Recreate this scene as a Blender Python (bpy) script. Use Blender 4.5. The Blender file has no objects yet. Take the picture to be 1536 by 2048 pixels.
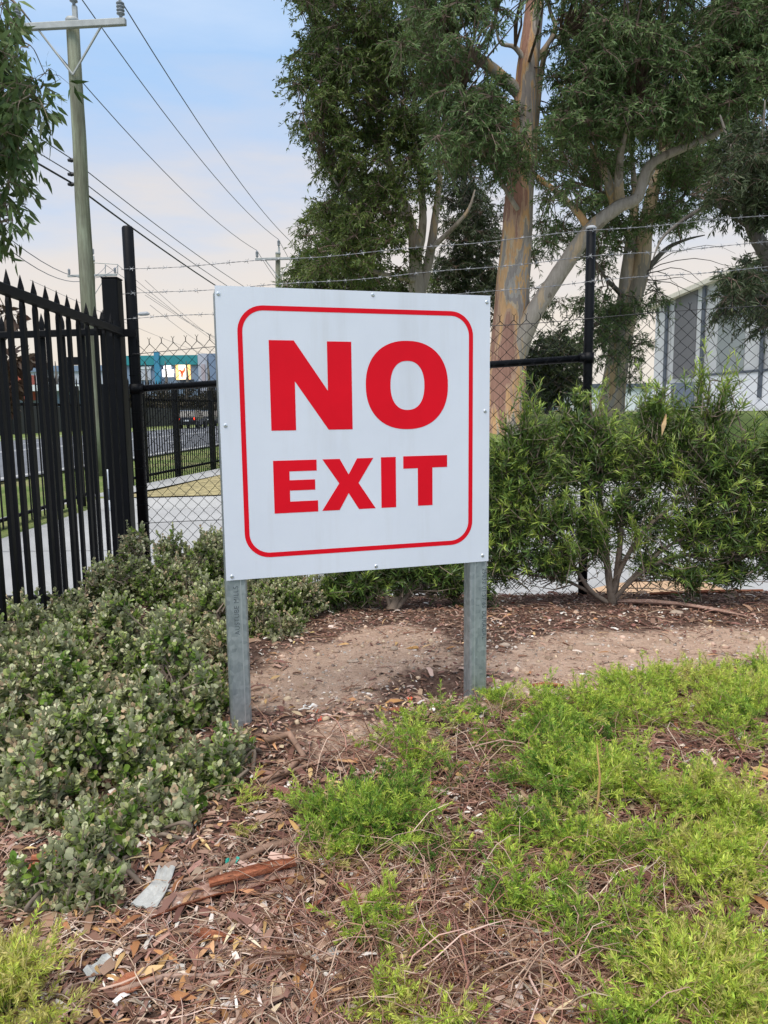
import bpy, math, random
import numpy as np
from mathutils import Vector, Matrix, Quaternion
R = math.radians
random.seed(7); rng = np.random.default_rng(11)
C = bpy.context.scene.collection
SC = bpy.context.scene

# ------------------------------------------------------------------ camera
F, PITCH, ROLL, H = 1500.0, R(7.6), R(.66), 1.15
_c, _s = math.cos(PITCH), math.sin(PITCH)
FW = np.array([0, _c, -_s]); UP = np.array([0, _s, _c]); RT = np.array([1., 0, 0])
XC = math.cos(ROLL)*RT - math.sin(ROLL)*UP
YC = math.sin(ROLL)*RT + math.cos(ROLL)*UP
cd = bpy.data.cameras.new('camera'); cam = bpy.data.objects.new('camera', cd); C.objects.link(cam)
cd.sensor_fit = 'VERTICAL'; cd.sensor_height = 36; cd.lens = 36*F/2048; cd.clip_start = .05; cd.clip_end = 3000
m = Matrix.Identity(4)
for i in range(3):
    m[i][0] = XC[i]; m[i][1] = YC[i]; m[i][2] = -FW[i]
m[2][3] = H
cam.matrix_world = m; SC.camera = cam

# ------------------------------------------------------------------ sky, sun, exposure
W = bpy.data.worlds.new('World'); SC.world = W; W.use_nodes = True
SUN_EL, SUN_AZ = R(62), R(205)          # azimuth clockwise from +Y : behind the camera, a little to the left
def build_world():
    nt = W.node_tree; n = nt.nodes; l = nt.links; n.clear()
    out = n.new('ShaderNodeOutputWorld'); bg = n.new('ShaderNodeBackground'); bg.inputs['Strength'].default_value = .12
    sky = n.new('ShaderNodeTexSky'); sky.sky_type = 'NISHITA'; sky.sun_disc = False
    sky.sun_elevation = SUN_EL; sky.sun_rotation = SUN_AZ; sky.altitude = 50; sky.air_density = 1.1; sky.dust_density = 1.2; sky.ozone_density = 2
    geo = n.new('ShaderNodeTexCoord'); sep = n.new('ShaderNodeSeparateXYZ'); l.new(geo.outputs['Generated'], sep.inputs[0])
    # thin cloud veil: noise stretched sideways, thick and warm near the horizon, thin and bluish above
    mp = n.new('ShaderNodeMapping'); mp.inputs['Scale'].default_value = (1.2, 1.2, 5.5); l.new(geo.outputs['Generated'], mp.inputs[0])
    nz = n.new('ShaderNodeTexNoise'); nz.inputs['Scale'].default_value = 2.2; nz.inputs['Detail'].default_value = 6; nz.inputs['Roughness'].default_value = .55
    l.new(mp.outputs[0], nz.inputs['Vector'])
    ad = n.new('ShaderNodeMath'); ad.operation = 'MULTIPLY_ADD'; ad.inputs[1].default_value = .34; l.new(nz.outputs['Fac'], ad.inputs[0]); l.new(sep.outputs['Z'], ad.inputs[2])
    cr = n.new('ShaderNodeValToRGB'); l.new(ad.outputs[0], cr.inputs[0])
    e = cr.color_ramp.elements
    cols = [(.15, (4.1, 3.85, 3.7)), (.28, (4.7, 4.0, 3.35)), (.37, (4.3, 3.95, 3.7)), (.44, (3.25, 3.65, 4.4)), (.54, (2.3, 3.4, 5.0)), (.80, (4.4, 4.8, 5.4))]  # last stop: unseen overhead sky paled to whiten the light on the ground
    SKYK = 10.0
    for i, (p, c) in enumerate(cols):
        el = e[i] if i < 2 else e.new(p)
        el.position = p; el.color = (c[0]/SKYK, c[1]/SKYK, c[2]/SKYK, 1)
    mul = n.new('ShaderNodeVectorMath'); mul.operation = 'SCALE'; mul.inputs['Scale'].default_value = SKYK; l.new(cr.outputs[0], mul.inputs[0])
    mix = n.new('ShaderNodeMix'); mix.data_type = 'RGBA'; mix.inputs[0].default_value = .86
    l.new(sky.outputs[0], mix.inputs[6]); l.new(mul.outputs[0], mix.inputs[7])
    # unseen bluish sky added behind the camera to cool the light on the sign
    mr = n.new('ShaderNodeMapRange'); mr.interpolation_type = 'SMOOTHSTEP'; mr.inputs[1].default_value = .15; mr.inputs[2].default_value = -.6; l.new(sep.outputs['Y'], mr.inputs[0])
    m2 = n.new('ShaderNodeMix'); m2.data_type = 'RGBA'; l.new(mr.outputs[0], m2.inputs[0]); l.new(mix.outputs[2], m2.inputs[6]); m2.inputs[7].default_value = (3.5, 4.35, 5.6, 1); mix = m2
    l.new(mix.outputs[2], bg.inputs['Color']); l.new(bg.outputs[0], out.inputs[0])
build_world()
ld = bpy.data.lights.new('sun', 'SUN'); sun = bpy.data.objects.new('sun', ld); C.objects.link(sun)
ld.energy = 2.0; ld.angle = R(40); ld.color = (1, .93, .83)
sd = Vector((math.sin(SUN_AZ)*math.cos(SUN_EL), math.cos(SUN_AZ)*math.cos(SUN_EL), math.sin(SUN_EL)))
sun.rotation_euler = sd.to_track_quat('Z', 'Y').to_euler(); sun.location = (-3, -6, 12)
SC.view_settings.view_transform = 'Standard'; SC.view_settings.look = 'None'; SC.view_settings.gamma = 1; SC.view_settings.exposure = .72

# ------------------------------------------------------------------ helpers
def P(u, v, Y):                       # world point at depth Y
    d = FW + (u-768)/F*XC - (v-1024)/F*YC
    return np.array([0, 0, H]) + d*Y/d[1]
def Pv(u, v, Y):
    d = FW[None] + ((u-768)/F)[:, None]*XC - ((v-1024)/F)[:, None]*YC
    return np.array([0, 0, H]) + d*(Y/d[:, 1])[:, None]
def PZ(u, v, Z):
    d = FW + (u-768)/F*XC - (v-1024)/F*YC
    return np.array([0, 0, H]) + d*(Z-H)/d[2]
def sstep(a, b, x):
    t = np.clip((np.asarray(x, float)-a)/(b-a), 0, 1); return t*t*(3-2*t)
_ph = rng.uniform(0, 6.28, (24,)); _fx = rng.normal(0, 1, (24, 2))
def wob(x, y, sc, n=8, o=0):          # cheap smooth noise
    x = np.asarray(x, float); y = np.asarray(y, float); r = 0
    for i in range(n):
        k = (i+o) % 24; r = r + np.sin((_fx[k, 0]*x+_fx[k, 1]*y)*sc*(1+.35*i) + _ph[k])/(1+.35*i)
    return r/n*1.6
def GROUND(x, y):                     # base terrain: flat road side on the left, bank and plateau on the right
    bank = sstep(12.7, 15.6, y)*sstep(-1.6, 1.6, x - .05*(np.asarray(y)-14))
    plateau = sstep(15, 22, y)*.1*sstep(-1, 3, x)
    return -.22 + bank*1.12 + plateau + .02*wob(x, y, .9)
BED_Y = [0, 1.2, 2.3, 3.2, 4.0, 4.45, 4.8, 5.05, 6]
BED_Z = [.08, .1, .14, .12, .07, .03, -.05, -.2, -.3]
def BED(x, y):
    z = np.interp(y, BED_Y, BED_Z) - .12*sstep(-1.2, -2.4, x) + .012*wob(x, y, 4, 8) + .007*wob(x, y, 17, 8, 9) + .004*wob(x, y, 48, 8, 5) + .0025*wob(x, y, 90, 8, 14)
    hole = np.exp(-(((x-.2)/.13)**2 + ((y-2.72)/.12)**2)); z = z - .075*hole + .03*np.exp(-(((x-.02)/.12)**2 + ((y-2.86)/.1)**2))
    return z

class MB:
    def __init__(s): s.v = []; s.f = []; s.m = []
    def add(s, vs, fs, mi=0):
        o = len(s.v); s.v += [tuple(map(float, p)) for p in vs]; s.f += [tuple(i+o for i in f) for f in fs]; s.m += [mi]*len(fs)
    def box(s, c, size, ax=None, mi=0, bev=0):
        c = np.array(c, float); ax = np.eye(3) if ax is None else np.array(ax, float); h = np.array(size)/2
        if bev:
            b = min(bev, *(h*.9)); pr = [(-1, -1), (1, -1), (1, 1), (-1, 1)]; ring = []
            for (sx, sy) in pr:
                p1 = (sx*(h[0]-b), sy*h[1]); p2 = (sx*h[0], sy*(h[1]-b))
                ring += [p2, p1] if sx*sy > 0 and False else ([p1, p2] if (sx, sy) in ((1, -1), (-1, 1)) else [p2, p1])
            vs = []
            for z, k in ((-h[2], 1), (-h[2]+b, 0), (h[2]-b, 0), (h[2], 1)):
                for (x, y) in ring:
                    xx = x - math.copysign(b*.6, x)*k; yy = y - math.copysign(b*.6, y)*k
                    vs.append(c + ax[0]*xx + ax[1]*yy + ax[2]*z)
            n = len(ring); fs = [tuple(range(n))[::-1], tuple(range(3*n, 4*n))]
            for k in range(3):
                for i in range(n): j = (i+1) % n; fs.append((k*n+i, k*n+j, (k+1)*n+j, (k+1)*n+i))
            s.add(vs, fs, mi); return
        vs = [c + ax[0]*h[0]*a + ax[1]*h[1]*b + ax[2]*h[2]*d for d in (-1, 1) for (a, b) in ((-1, -1), (1, -1), (1, 1), (-1, 1))]
        s.add(vs, [(3, 2, 1, 0), (4, 5, 6, 7), (0, 1, 5, 4), (1, 2, 6, 5), (2, 3, 7, 6), (3, 0, 4, 7)], mi)
    def tube(s, pts, r, n=6, mi=0, cap=True, jit=0):
        pts = [np.array(p, float) for p in pts]; k = len(pts)
        rs = [r]*k if np.isscalar(r) else list(r)
        vs = []; prev = None
        for i in range(k):
            t = pts[min(i+1, k-1)] - pts[max(i-1, 0)]; t = t/(np.linalg.norm(t)+1e-9)
            if prev is None:
                a = np.array([0, 0, 1.]) if abs(t[2]) < .9 else np.array([1., 0, 0]); x = np.cross(t, a)
            else: x = prev - t*np.dot(prev, t)
            x = x/(np.linalg.norm(x)+1e-9); prev = x; y = np.cross(t, x)
            for j in range(n):
                a = 2*math.pi*j/n; rr = rs[i]*(1 + (random.uniform(-jit, jit) if jit else 0))
                vs.append(pts[i] + (x*math.cos(a) + y*math.sin(a))*rr)
        fs = [(i*n+j, i*n+(j+1) % n, (i+1)*n+(j+1) % n, (i+1)*n+j) for i in range(k-1) for j in range(n)]
        if cap: fs += [tuple(range(n))[::-1], tuple(range((k-1)*n, k*n))]
        s.add(vs, fs, mi)
    def lathe(s, base, axis, prof, n=12, mi=0):     # prof: (radius, height)
        axis = np.array(axis, float); axis /= np.linalg.norm(axis)
        s.tube_rings(base, axis, prof, n, mi)
    def tube_rings(s, base, axis, prof, n, mi):
        a = np.array([0, 0, 1.]) if abs(axis[2]) < .9 else np.array([1., 0, 0]); x = np.cross(axis, a); x /= np.linalg.norm(x); y = np.cross(axis, x)
        vs = [np.array(base) + axis*h + (x*math.cos(2*math.pi*j/n) + y*math.sin(2*math.pi*j/n))*r for (r, h) in prof for j in range(n)]
        k = len(prof); fs = [(i*n+j, i*n+(j+1) % n, (i+1)*n+(j+1) % n, (i+1)*n+j) for i in range(k-1) for j in range(n)]
        fs += [tuple(range(n))[::-1], tuple(range((k-1)*n, k*n))]; s.add(vs, fs, mi)
    def build(s, name, mats, parent=None, smooth=False):
        me = bpy.data.meshes.new(name); me.from_pydata(s.v, [], s.f)
        mats = mats if isinstance(mats, (list, tuple)) else [mats]
        for mm in mats: me.materials.append(mm)
        me.polygons.foreach_set('material_index', s.m)
        if smooth: me.polygons.foreach_set('use_smooth', [True]*len(s.f))
        me.update(); return link(name, me, parent)
def link(name, me, parent=None):
    o = bpy.data.objects.new(name, me); C.objects.link(o)
    if parent is not None: o.parent = parent; o.matrix_parent_inverse = parent.matrix_world.inverted()
    return o
def empty(name, loc, label=None, cat=None, group=None, rz=0):
    o = bpy.data.objects.new(name, None); C.objects.link(o); o.location = loc; o.rotation_euler = (0, 0, rz); o.empty_display_size = .1
    o.matrix_world = Matrix.Translation(Vector(loc)) @ Matrix.Rotation(rz, 4, 'Z')
    tag(o, label, cat, group); return o
def tag(o, label=None, cat=None, group=None, kind=None):
    if label: o['label'] = label
    if cat: o['category'] = cat
    if group: o['group'] = group
    if kind: o['kind'] = kind
    return o
def struct(o): o['kind'] = 'structure'; return o

def raw_mesh(name, V, loops, sizes, mats, tone=None, rnd=None, smooth=False, midx=None):
    me = bpy.data.meshes.new(name); nv = len(V); me.vertices.add(nv); me.vertices.foreach_set('co', np.asarray(V, np.float32).ravel())
    me.loops.add(len(loops)); me.loops.foreach_set('vertex_index', np.asarray(loops, np.int32))
    st = np.concatenate([[0], np.cumsum(sizes)[:-1]]).astype(np.int32)
    me.polygons.add(len(sizes)); me.polygons.foreach_set('loop_start', st)
    if smooth: me.polygons.foreach_set('use_smooth', np.ones(len(sizes), bool))
    for mm in (mats if isinstance(mats, (list, tuple)) else [mats]): me.materials.append(mm)
    if midx is not None: me.polygons.foreach_set('material_index', np.asarray(midx, np.int32))
    for nm, arr in (('tone', tone), ('rnd', rnd)):
        if arr is not None:
            at = me.attributes.new(nm, 'FLOAT', 'POINT'); at.data.foreach_set('value', np.asarray(arr, np.float32))
    me.update(calc_edges=True); me.validate(); return me
def nrmz(a): return a/(np.linalg.norm(a, axis=-1, keepdims=True)+1e-9)

LANCE = (np.array([(0, 0, 0), (.33, .5, .05), (.33, -.5, .05), (.68, .36, -.02), (.68, -.36, -.02), (1, 0, -.13)]), [(0, 2, 1), (1, 2, 4, 3), (3, 4, 5)])
OVAL = (np.array([(0, 0, 0), (.18, .3, .06), (.52, .5, .1), (.86, .32, .05), (1, 0, -.03), (.86, -.32, .05), (.52, -.5, .1), (.18, -.3, .06)]), [(0, 4, 3, 2, 1), (0, 7, 6, 5, 4)])
NEEDLE = (np.array([(0, 0, 0), (.5, .5, .05), (1, 0, .0), (.5, -.5, .05)]), [(0, 3, 2, 1)])
CHIP = (np.array([(0, .4, 0), (0, -.5, 0), (.5, -.45, .1), (.5, .5, .1), (1, -.3, 0), (1, .35, .0)]), [(0, 1, 2, 3), (3, 2, 4, 5)])
def leaf_mesh(name, base, d, nrm, L, Wd, T, mat, tone, rnd=None):
    V0, Fs = T; N = len(base); K = len(V0); d = nrmz(d); side = nrmz(np.cross(nrm, d)); up = np.cross(d, side)
    L = np.broadcast_to(L, (N,)); Wd = np.broadcast_to(Wd, (N,))
    V = base[:, None] + d[:, None]*(V0[None, :, 0]*L[:, None])[..., None] + side[:, None]*(V0[None, :, 1]*Wd[:, None])[..., None] + up[:, None]*(V0[None, :, 2]*L[:, None])[..., None]
    lp = np.concatenate([np.array(f) for f in Fs]); sz = np.array([len(f) for f in Fs])
    loops = (np.arange(N)[:, None]*K + lp[None]).ravel(); sizes = np.tile(sz, N)
    rnd = rng.random(N) if rnd is None else rnd
    return raw_mesh(name, V.reshape(-1, 3), loops, sizes, mat, np.repeat(np.broadcast_to(tone, (N,)), K), np.repeat(rnd, K))
def join_arrays(ms):
    pass
def randdir(n):
    v = rng.normal(size=(n, 3)); return nrmz(v)

# ------------------------------------------------------------------ materials
def newmat(name):
    mt = bpy.data.materials.new(name); mt.use_nodes = True; nt = mt.node_tree
    return mt, nt, nt.nodes['Principled BSDF'], nt.nodes['Material Output']
def ramp(nt, stops, interp='LINEAR'):
    r = nt.nodes.new('ShaderNodeValToRGB'); r.color_ramp.interpolation = interp; e = r.color_ramp.elements
    for i, (p, c) in enumerate(stops):
        el = e[i] if i < 2 else e.new(p)
        el.position = p; el.color = (*c, 1)
    return r
def noise(nt, scale, detail=4, vec=None, rough=.55, dist=0):
    n = nt.nodes.new('ShaderNodeTexNoise'); n.inputs['Scale'].default_value = scale; n.inputs['Detail'].default_value = detail
    n.inputs['Roughness'].default_value = rough; n.inputs['Distortion'].default_value = dist
    if vec is not None: nt.links.new(vec, n.inputs['Vector'])
    return n
def coords(nt, scale=(1, 1, 1), rot=(0, 0, 0)):
    t = nt.nodes.new('ShaderNodeNewGeometry'); mp = nt.nodes.new('ShaderNodeMapping')
    mp.inputs['Scale'].default_value = scale; mp.inputs['Rotation'].default_value = rot
    nt.links.new(t.outputs['Position'], mp.inputs[0]); return mp.outputs[0]
def bump(nt, b, h, strength=.3, dist=.01):
    bp = nt.nodes.new('ShaderNodeBump'); bp.inputs['Strength'].default_value = strength; bp.inputs['Distance'].default_value = dist
    nt.links.new(h, bp.inputs['Height']); nt.links.new(bp.outputs[0], b.inputs['Normal'])
def plain(name, col, rough=.6, metal=0, var=.12, scale=8, bmp=0, spec=.5):
    mt, nt, b, o = newmat(name); b.inputs['Roughness'].default_value = rough; b.inputs['Metallic'].default_value = metal; b.inputs['Specular IOR Level'].default_value = spec
    v = coords(nt); n = noise(nt, scale, 5, v); k0, k1 = 1-var, 1+var
    r = ramp(nt, [(.3, tuple(c*k0 for c in col)), (.7, tuple(min(1, c*k1) for c in col))]); nt.links.new(n.outputs['Fac'], r.inputs[0]); nt.links.new(r.outputs[0], b.inputs['Base Color'])
    if bmp: n2 = noise(nt, scale*4, 4, v); bump(nt, b, n2.outputs['Fac'], bmp)
    return mt
def emit(name, col, st=1):
    mt, nt, b, o = newmat(name); b.inputs['Base Color'].default_value = (*col, 1); b.inputs['Emission Color'].default_value = (*col, 1); b.inputs['Emission Strength'].default_value = st; return mt
def mixc(nt, fac, a, b, mode='MIX'):
    mx = nt.nodes.new('ShaderNodeMix'); mx.data_type = 'RGBA'; mx.blend_type = mode
    for sock, val in ((0, fac), (6, a), (7, b)):
        if hasattr(val, 'is_linked'): nt.links.new(val, mx.inputs[sock])
        elif sock == 0: mx.inputs[0].default_value = val
        else: mx.inputs[sock].default_value = (*val, 1)
    return mx.outputs[2]
def foliage(name, stops, transl=.25, rough=.5, under=None, spec=.4, var=.35):
    mt, nt, b, o = newmat(name); l = nt.links
    a = nt.nodes.new('ShaderNodeAttribute'); a.attribute_name = 'tone'; q = nt.nodes.new('ShaderNodeAttribute'); q.attribute_name = 'rnd'
    r = ramp(nt, stops); l.new(a.outputs['Fac'], r.inputs[0])
    mr = nt.nodes.new('ShaderNodeMapRange'); mr.inputs[3].default_value = 1-var; mr.inputs[4].default_value = 1+var; l.new(q.outputs['Fac'], mr.inputs[0])
    hs = nt.nodes.new('ShaderNodeHueSaturation'); l.new(r.outputs[0], hs.inputs['Color']); l.new(mr.outputs[0], hs.inputs['Value'])
    mh = nt.nodes.new('ShaderNodeMath'); mh.operation = 'MULTIPLY_ADD'; mh.inputs[1].default_value = 7.31; mh.inputs[2].default_value = 0; l.new(q.outputs['Fac'], mh.inputs[0])
    fr = nt.nodes.new('ShaderNodeMath'); fr.operation = 'FRACT'; l.new(mh.outputs[0], fr.inputs[0])
    mr2 = nt.nodes.new('ShaderNodeMapRange'); mr2.inputs[3].default_value = .482; mr2.inputs[4].default_value = .518; l.new(fr.outputs[0], mr2.inputs[0]); l.new(mr2.outputs[0], hs.inputs['Hue'])
    col = hs.outputs[0]
    if under:
        g = nt.nodes.new('ShaderNodeNewGeometry'); col = mixc(nt, g.outputs['Backfacing'], col, under)
    l.new(col, b.inputs['Base Color']); b.inputs['Roughness'].default_value = rough; b.inputs['Specular IOR Level'].default_value = spec
    tr = nt.nodes.new('ShaderNodeBsdfTranslucent'); l.new(col, tr.inputs[0]); mx = nt.nodes.new('ShaderNodeMixShader'); mx.inputs[0].default_value = transl
    l.new(b.outputs[0], mx.inputs[1]); l.new(tr.outputs[0], mx.inputs[2]); l.new(mx.outputs[0], o.inputs[0]); return mt

M = {}
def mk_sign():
    mt, nt, b, o = newmat('sign_white_sky_tint'); n = noise(nt, 3, 5, coords(nt), .6); n2 = noise(nt, 14, 5, coords(nt, (1, 1, .09)), .65)
    r = ramp(nt, [(.3, (.68, .715, .80)), (.65, (.73, .765, .85))]); nt.links.new(n.outputs['Fac'], r.inputs[0]); k = ramp(nt, [(.25, (.93, .92, .90)), (.5, (1, 1, 1))]); nt.links.new(n2.outputs['Fac'], k.inputs[0])  # blue cast of the sky put into the white base colour
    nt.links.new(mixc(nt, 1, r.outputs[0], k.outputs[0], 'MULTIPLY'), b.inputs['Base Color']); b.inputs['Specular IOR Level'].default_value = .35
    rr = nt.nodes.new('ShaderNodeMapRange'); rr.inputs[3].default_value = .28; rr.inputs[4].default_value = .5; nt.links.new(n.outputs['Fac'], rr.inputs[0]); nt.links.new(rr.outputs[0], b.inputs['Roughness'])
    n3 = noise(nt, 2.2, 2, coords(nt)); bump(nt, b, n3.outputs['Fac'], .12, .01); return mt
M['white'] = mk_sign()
M['red'] = plain('sign_red', (.74, .006, .019), .5, 0, .05, 7, 0, .12)
M['alu'] = plain('aluminium', (.72, .74, .76), .35, .9, .08, 20)
M['dark_metal'] = plain('dark_metal', (.05, .05, .055), .4, .8, .1, 20)
def mk_galv():
    mt, nt, b, o = newmat('galvanised_steel'); v = coords(nt, (1, 1, .35)); n = noise(nt, 55, 6, v); vv = coords(nt, (1, 1, 1)); vo = nt.nodes.new('ShaderNodeTexVoronoi'); vo.inputs['Scale'].default_value = 70; nt.links.new(vv, vo.inputs['Vector'])
    r = ramp(nt, [(.25, (.25, .29, .31)), (.55, (.40, .45, .47)), (.8, (.54, .58, .60))]); a = mixc(nt, .35, n.outputs['Fac'], vo.outputs['Color']); nt.links.new(a, r.inputs[0])
    nt.links.new(r.outputs[0], b.inputs['Base Color']); b.inputs['Metallic'].default_value = .65; b.inputs['Roughness'].default_value = .45
    n2 = noise(nt, 130, 3, coords(nt, (1, 1, .04))); bump(nt, b, n2.outputs['Fac'], .12, .002); return mt
M['galv'] = mk_galv()
M['seam'] = plain('weld_seam', (.5, .54, .56), .4, .6, .1, 60)
M['ink'] = plain('stencil_ink', (.10, .12, .13), .7, 0, .5, 90)
M['black'] = plain('black_powder_coat', (.003, .0033, .005), .5, 0, .25, 12, .04, .18)
M['wire'] = plain('black_pvc_wire', (.006, .007, .008), .6, 0, .2, 30, 0, .15)
M['barb'] = plain('barbed_steel', (.28, .29, .31), .5, .7, .3, 60)
M['barb_black'] = plain('black_line_wire', (.02, .02, .025), .5)
def mk_gum(name, pal, sc=3.0):
    mt, nt, b, o = newmat(name); v = coords(nt, (1, 1, .18)); n = noise(nt, sc, 6, v, .56, .4); n2 = noise(nt, sc*9, 5, coords(nt, (1, 1, .12)), .7)
    r = ramp(nt, pal, 'CONSTANT'); nt.links.new(n.outputs['Fac'], r.inputs[0])
    k = ramp(nt, [(.25, (.62, .6, .58)), (.75, (1.15, 1.12, 1.1))]); nt.links.new(n2.outputs['Fac'], k.inputs[0])
    c = mixc(nt, 1.0, r.outputs[0], k.outputs[0], 'MULTIPLY'); nt.links.new(c, b.inputs['Base Color']); b.inputs['Roughness'].default_value = .8; b.inputs['Specular IOR Level'].default_value = .2
    bump(nt, b, n.outputs['Fac'], .5, .05); return mt
def mk_gum_main():
    mt, nt, b, o = newmat('peeling_gum_bark'); l = nt.links; v = coords(nt, (1, 1, .16)); n = noise(nt, 2.6, 7, v, .58, .4); n2 = noise(nt, 26, 6, coords(nt, (1, 1, .1)), .7)
    g = nt.nodes.new('ShaderNodeNewGeometry'); sp = nt.nodes.new('ShaderNodeSeparateXYZ'); l.new(g.outputs['Position'], sp.inputs[0])
    a = nt.nodes.new('ShaderNodeMath'); a.operation = 'MULTIPLY_ADD'; a.inputs[1].default_value = -.069; a.inputs[2].default_value = -2.37; l.new(sp.outputs['Z'], a.inputs[0])
    c = nt.nodes.new('ShaderNodeMath'); c.operation = 'ADD'; l.new(sp.outputs['X'], c.inputs[0]); l.new(a.outputs[0], c.inputs[1])
    f = nt.nodes.new('ShaderNodeMath'); f.operation = 'MULTIPLY_ADD'; f.inputs[1].default_value = .24; l.new(c.outputs[0], f.inputs[0]); l.new(n.outputs['Fac'], f.inputs[2])
    r = ramp(nt, [(0, (.36, .20, .15)), (.415, (.50, .32, .22)), (.45, (.62, .37, .19)), (.505, (.56, .43, .30)), (.535, (.33, .285, .255)), (.59, (.43, .38, .335)), (.63, (.64, .40, .20)), (.66, (.36, .31, .275))], 'CONSTANT'); l.new(f.outputs[0], r.inputs[0])
    k = ramp(nt, [(.25, (.6, .57, .55)), (.5, (1, 1, 1)), (.75, (1.14, 1.12, 1.1))]); l.new(n2.outputs['Fac'], k.inputs[0]); l.new(mixc(nt, 1, r.outputs[0], k.outputs[0], 'MULTIPLY'), b.inputs['Base Color'])
    b.inputs['Roughness'].default_value = .85; b.inputs['Specular IOR Level'].default_value = .15
    lum = nt.nodes.new('ShaderNodeMath'); lum.operation = 'MULTIPLY_ADD'; lum.inputs[1].default_value = .5; l.new(n2.outputs['Fac'], lum.inputs[0]); l.new(r.outputs[0], lum.inputs[2]); bump(nt, b, lum.outputs[0], .6, .04); return mt
M['gum'] = mk_gum_main()
M['gum_pale'] = mk_gum('pale_gum_bark', [(0, (.28, .24, .2)), (.42, (.42, .37, .32)), (.56, (.55, .42, .29)), (.66, (.32, .26, .21))], 2.6)
M['gum_cream'] = mk_gum('cream_gum_bark', [(0, (.30, .26, .21)), (.4, (.46, .36, .25)), (.52, (.38, .34, .29)), (.6, (.54, .38, .22)), (.68, (.44, .38, .31))], 2.0)
M['gum_orange'] = mk_gum('orange_gum_bark', [(0, (.36, .2, .13)), (.42, (.62, .38, .18)), (.55, (.50, .40, .3)), (.62, (.34, .29, .25))], 3)
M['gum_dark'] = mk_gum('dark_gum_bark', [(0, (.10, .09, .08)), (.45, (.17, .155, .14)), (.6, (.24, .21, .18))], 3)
M['twig'] = plain('twig_bark', (.16, .11, .085), .85, 0, .4, 14)
M['stem_grey'] = plain('grey_stem', (.19, .145, .11), .85, 0, .35, 20)
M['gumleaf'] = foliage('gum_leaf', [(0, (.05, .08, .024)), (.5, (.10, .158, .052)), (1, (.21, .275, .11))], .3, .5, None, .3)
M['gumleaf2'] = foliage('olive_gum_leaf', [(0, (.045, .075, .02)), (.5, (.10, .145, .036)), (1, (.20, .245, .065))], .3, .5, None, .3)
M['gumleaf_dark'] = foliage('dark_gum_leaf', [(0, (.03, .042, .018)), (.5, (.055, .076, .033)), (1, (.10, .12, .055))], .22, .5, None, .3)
M['gumleaf_brown'] = foliage('brown_leaf', [(0, (.05, .028, .02)), (1, (.12, .075, .04))], .2, .5)
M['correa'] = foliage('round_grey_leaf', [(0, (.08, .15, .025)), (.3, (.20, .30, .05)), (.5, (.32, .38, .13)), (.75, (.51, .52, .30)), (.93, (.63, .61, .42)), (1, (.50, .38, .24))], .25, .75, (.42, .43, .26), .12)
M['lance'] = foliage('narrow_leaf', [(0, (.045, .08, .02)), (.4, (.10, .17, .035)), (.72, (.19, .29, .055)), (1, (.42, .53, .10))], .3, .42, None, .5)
M['needle'] = foliage('ground_cover_leaf', [(0, (.09, .19, .035)), (.3, (.23, .39, .06)), (.6, (.48, .62, .09)), (.9, (.68, .74, .15)), (1, (.62, .56, .2))], .4, .5, None, .3)
M['chip'] = foliage('bark_chip', [(0, (.085, .042, .032)), (.3, (.23, .12, .085)), (.55, (.38, .24, .175)), (.8, (.56, .44, .36)), (1, (.74, .69, .63))], 0, .9, None, .15)
M['dryleaf'] = foliage('dry_leaf', [(0, (.18, .07, .035)), (.35, (.40, .19, .08)), (.7, (.62, .42, .2)), (1, (.62, .53, .40))], .1, .7, None, .2)
M['twiglit'] = foliage('fallen_twig', [(0, (.11, .052, .036)), (.5, (.34, .185, .125)), (1, (.66, .51, .40))], 0, .85, None, .15)
M['pebble'] = foliage('pebble', [(0, (.26, .20, .16)), (1, (.55, .49, .43))], 0, .9, None, .2)
M['redbark'] = mk_gum('red_bark', [(0, (.30, .09, .05)), (.42, (.50, .18, .10)), (.52, (.40, .2, .15)), (.6, (.36, .115, .065))], 14)
M['palebark'] = mk_gum('pale_inner_bark', [(0, (.34, .2, .16)), (.45, (.42, .28, .23)), (.6, (.5, .36, .3))], 14)
def mk_strip(name, pal):
    mt, nt, b, o = newmat(name); v = coords(nt, (6, 40, 40), (0, 0, R(-22))); n = noise(nt, 1.6, 7, v, .65); n2 = noise(nt, 5, 6, v, .7)
    r = ramp(nt, pal); nt.links.new(n.outputs['Fac'], r.inputs[0]); k = ramp(nt, [(.3, (.55, .52, .5)), (.7, (1.2, 1.15, 1.1))]); nt.links.new(n2.outputs['Fac'], k.inputs[0])
    nt.links.new(mixc(nt, 1, r.outputs[0], k.outputs[0], 'MULTIPLY'), b.inputs['Base Color']); b.inputs['Roughness'].default_value = .85; b.inputs['Specular IOR Level'].default_value = .15; bump(nt, b, n2.outputs['Fac'], .9, .006); return mt
M['redbark'] = mk_strip('red_bark', [(.25, (.22, .075, .045)), (.5, (.42, .155, .085)), (.62, (.50, .22, .13)), (.8, (.52, .34, .26))])
M['palebark'] = mk_strip('pale_inner_bark', [(.25, (.32, .17, .13)), (.5, (.48, .32, .26)), (.75, (.58, .44, .38))])
M['whitefibre'] = plain('weathered_white_fibre', (.42, .42, .40), .8, 0, .25, 30, .3)
M['teal_plastic'] = plain('teal_plastic', (.02, .32, .25), .4)
M['orange_plastic'] = plain('orange_plastic', (.75, .09, .04), .5)
M['whitepaper'] = plain('white_litter', (.7, .7, .68), .7)
M['stone'] = plain('tan_stone', (.40, .31, .24), .9, 0, .25, 30, .4)
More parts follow.
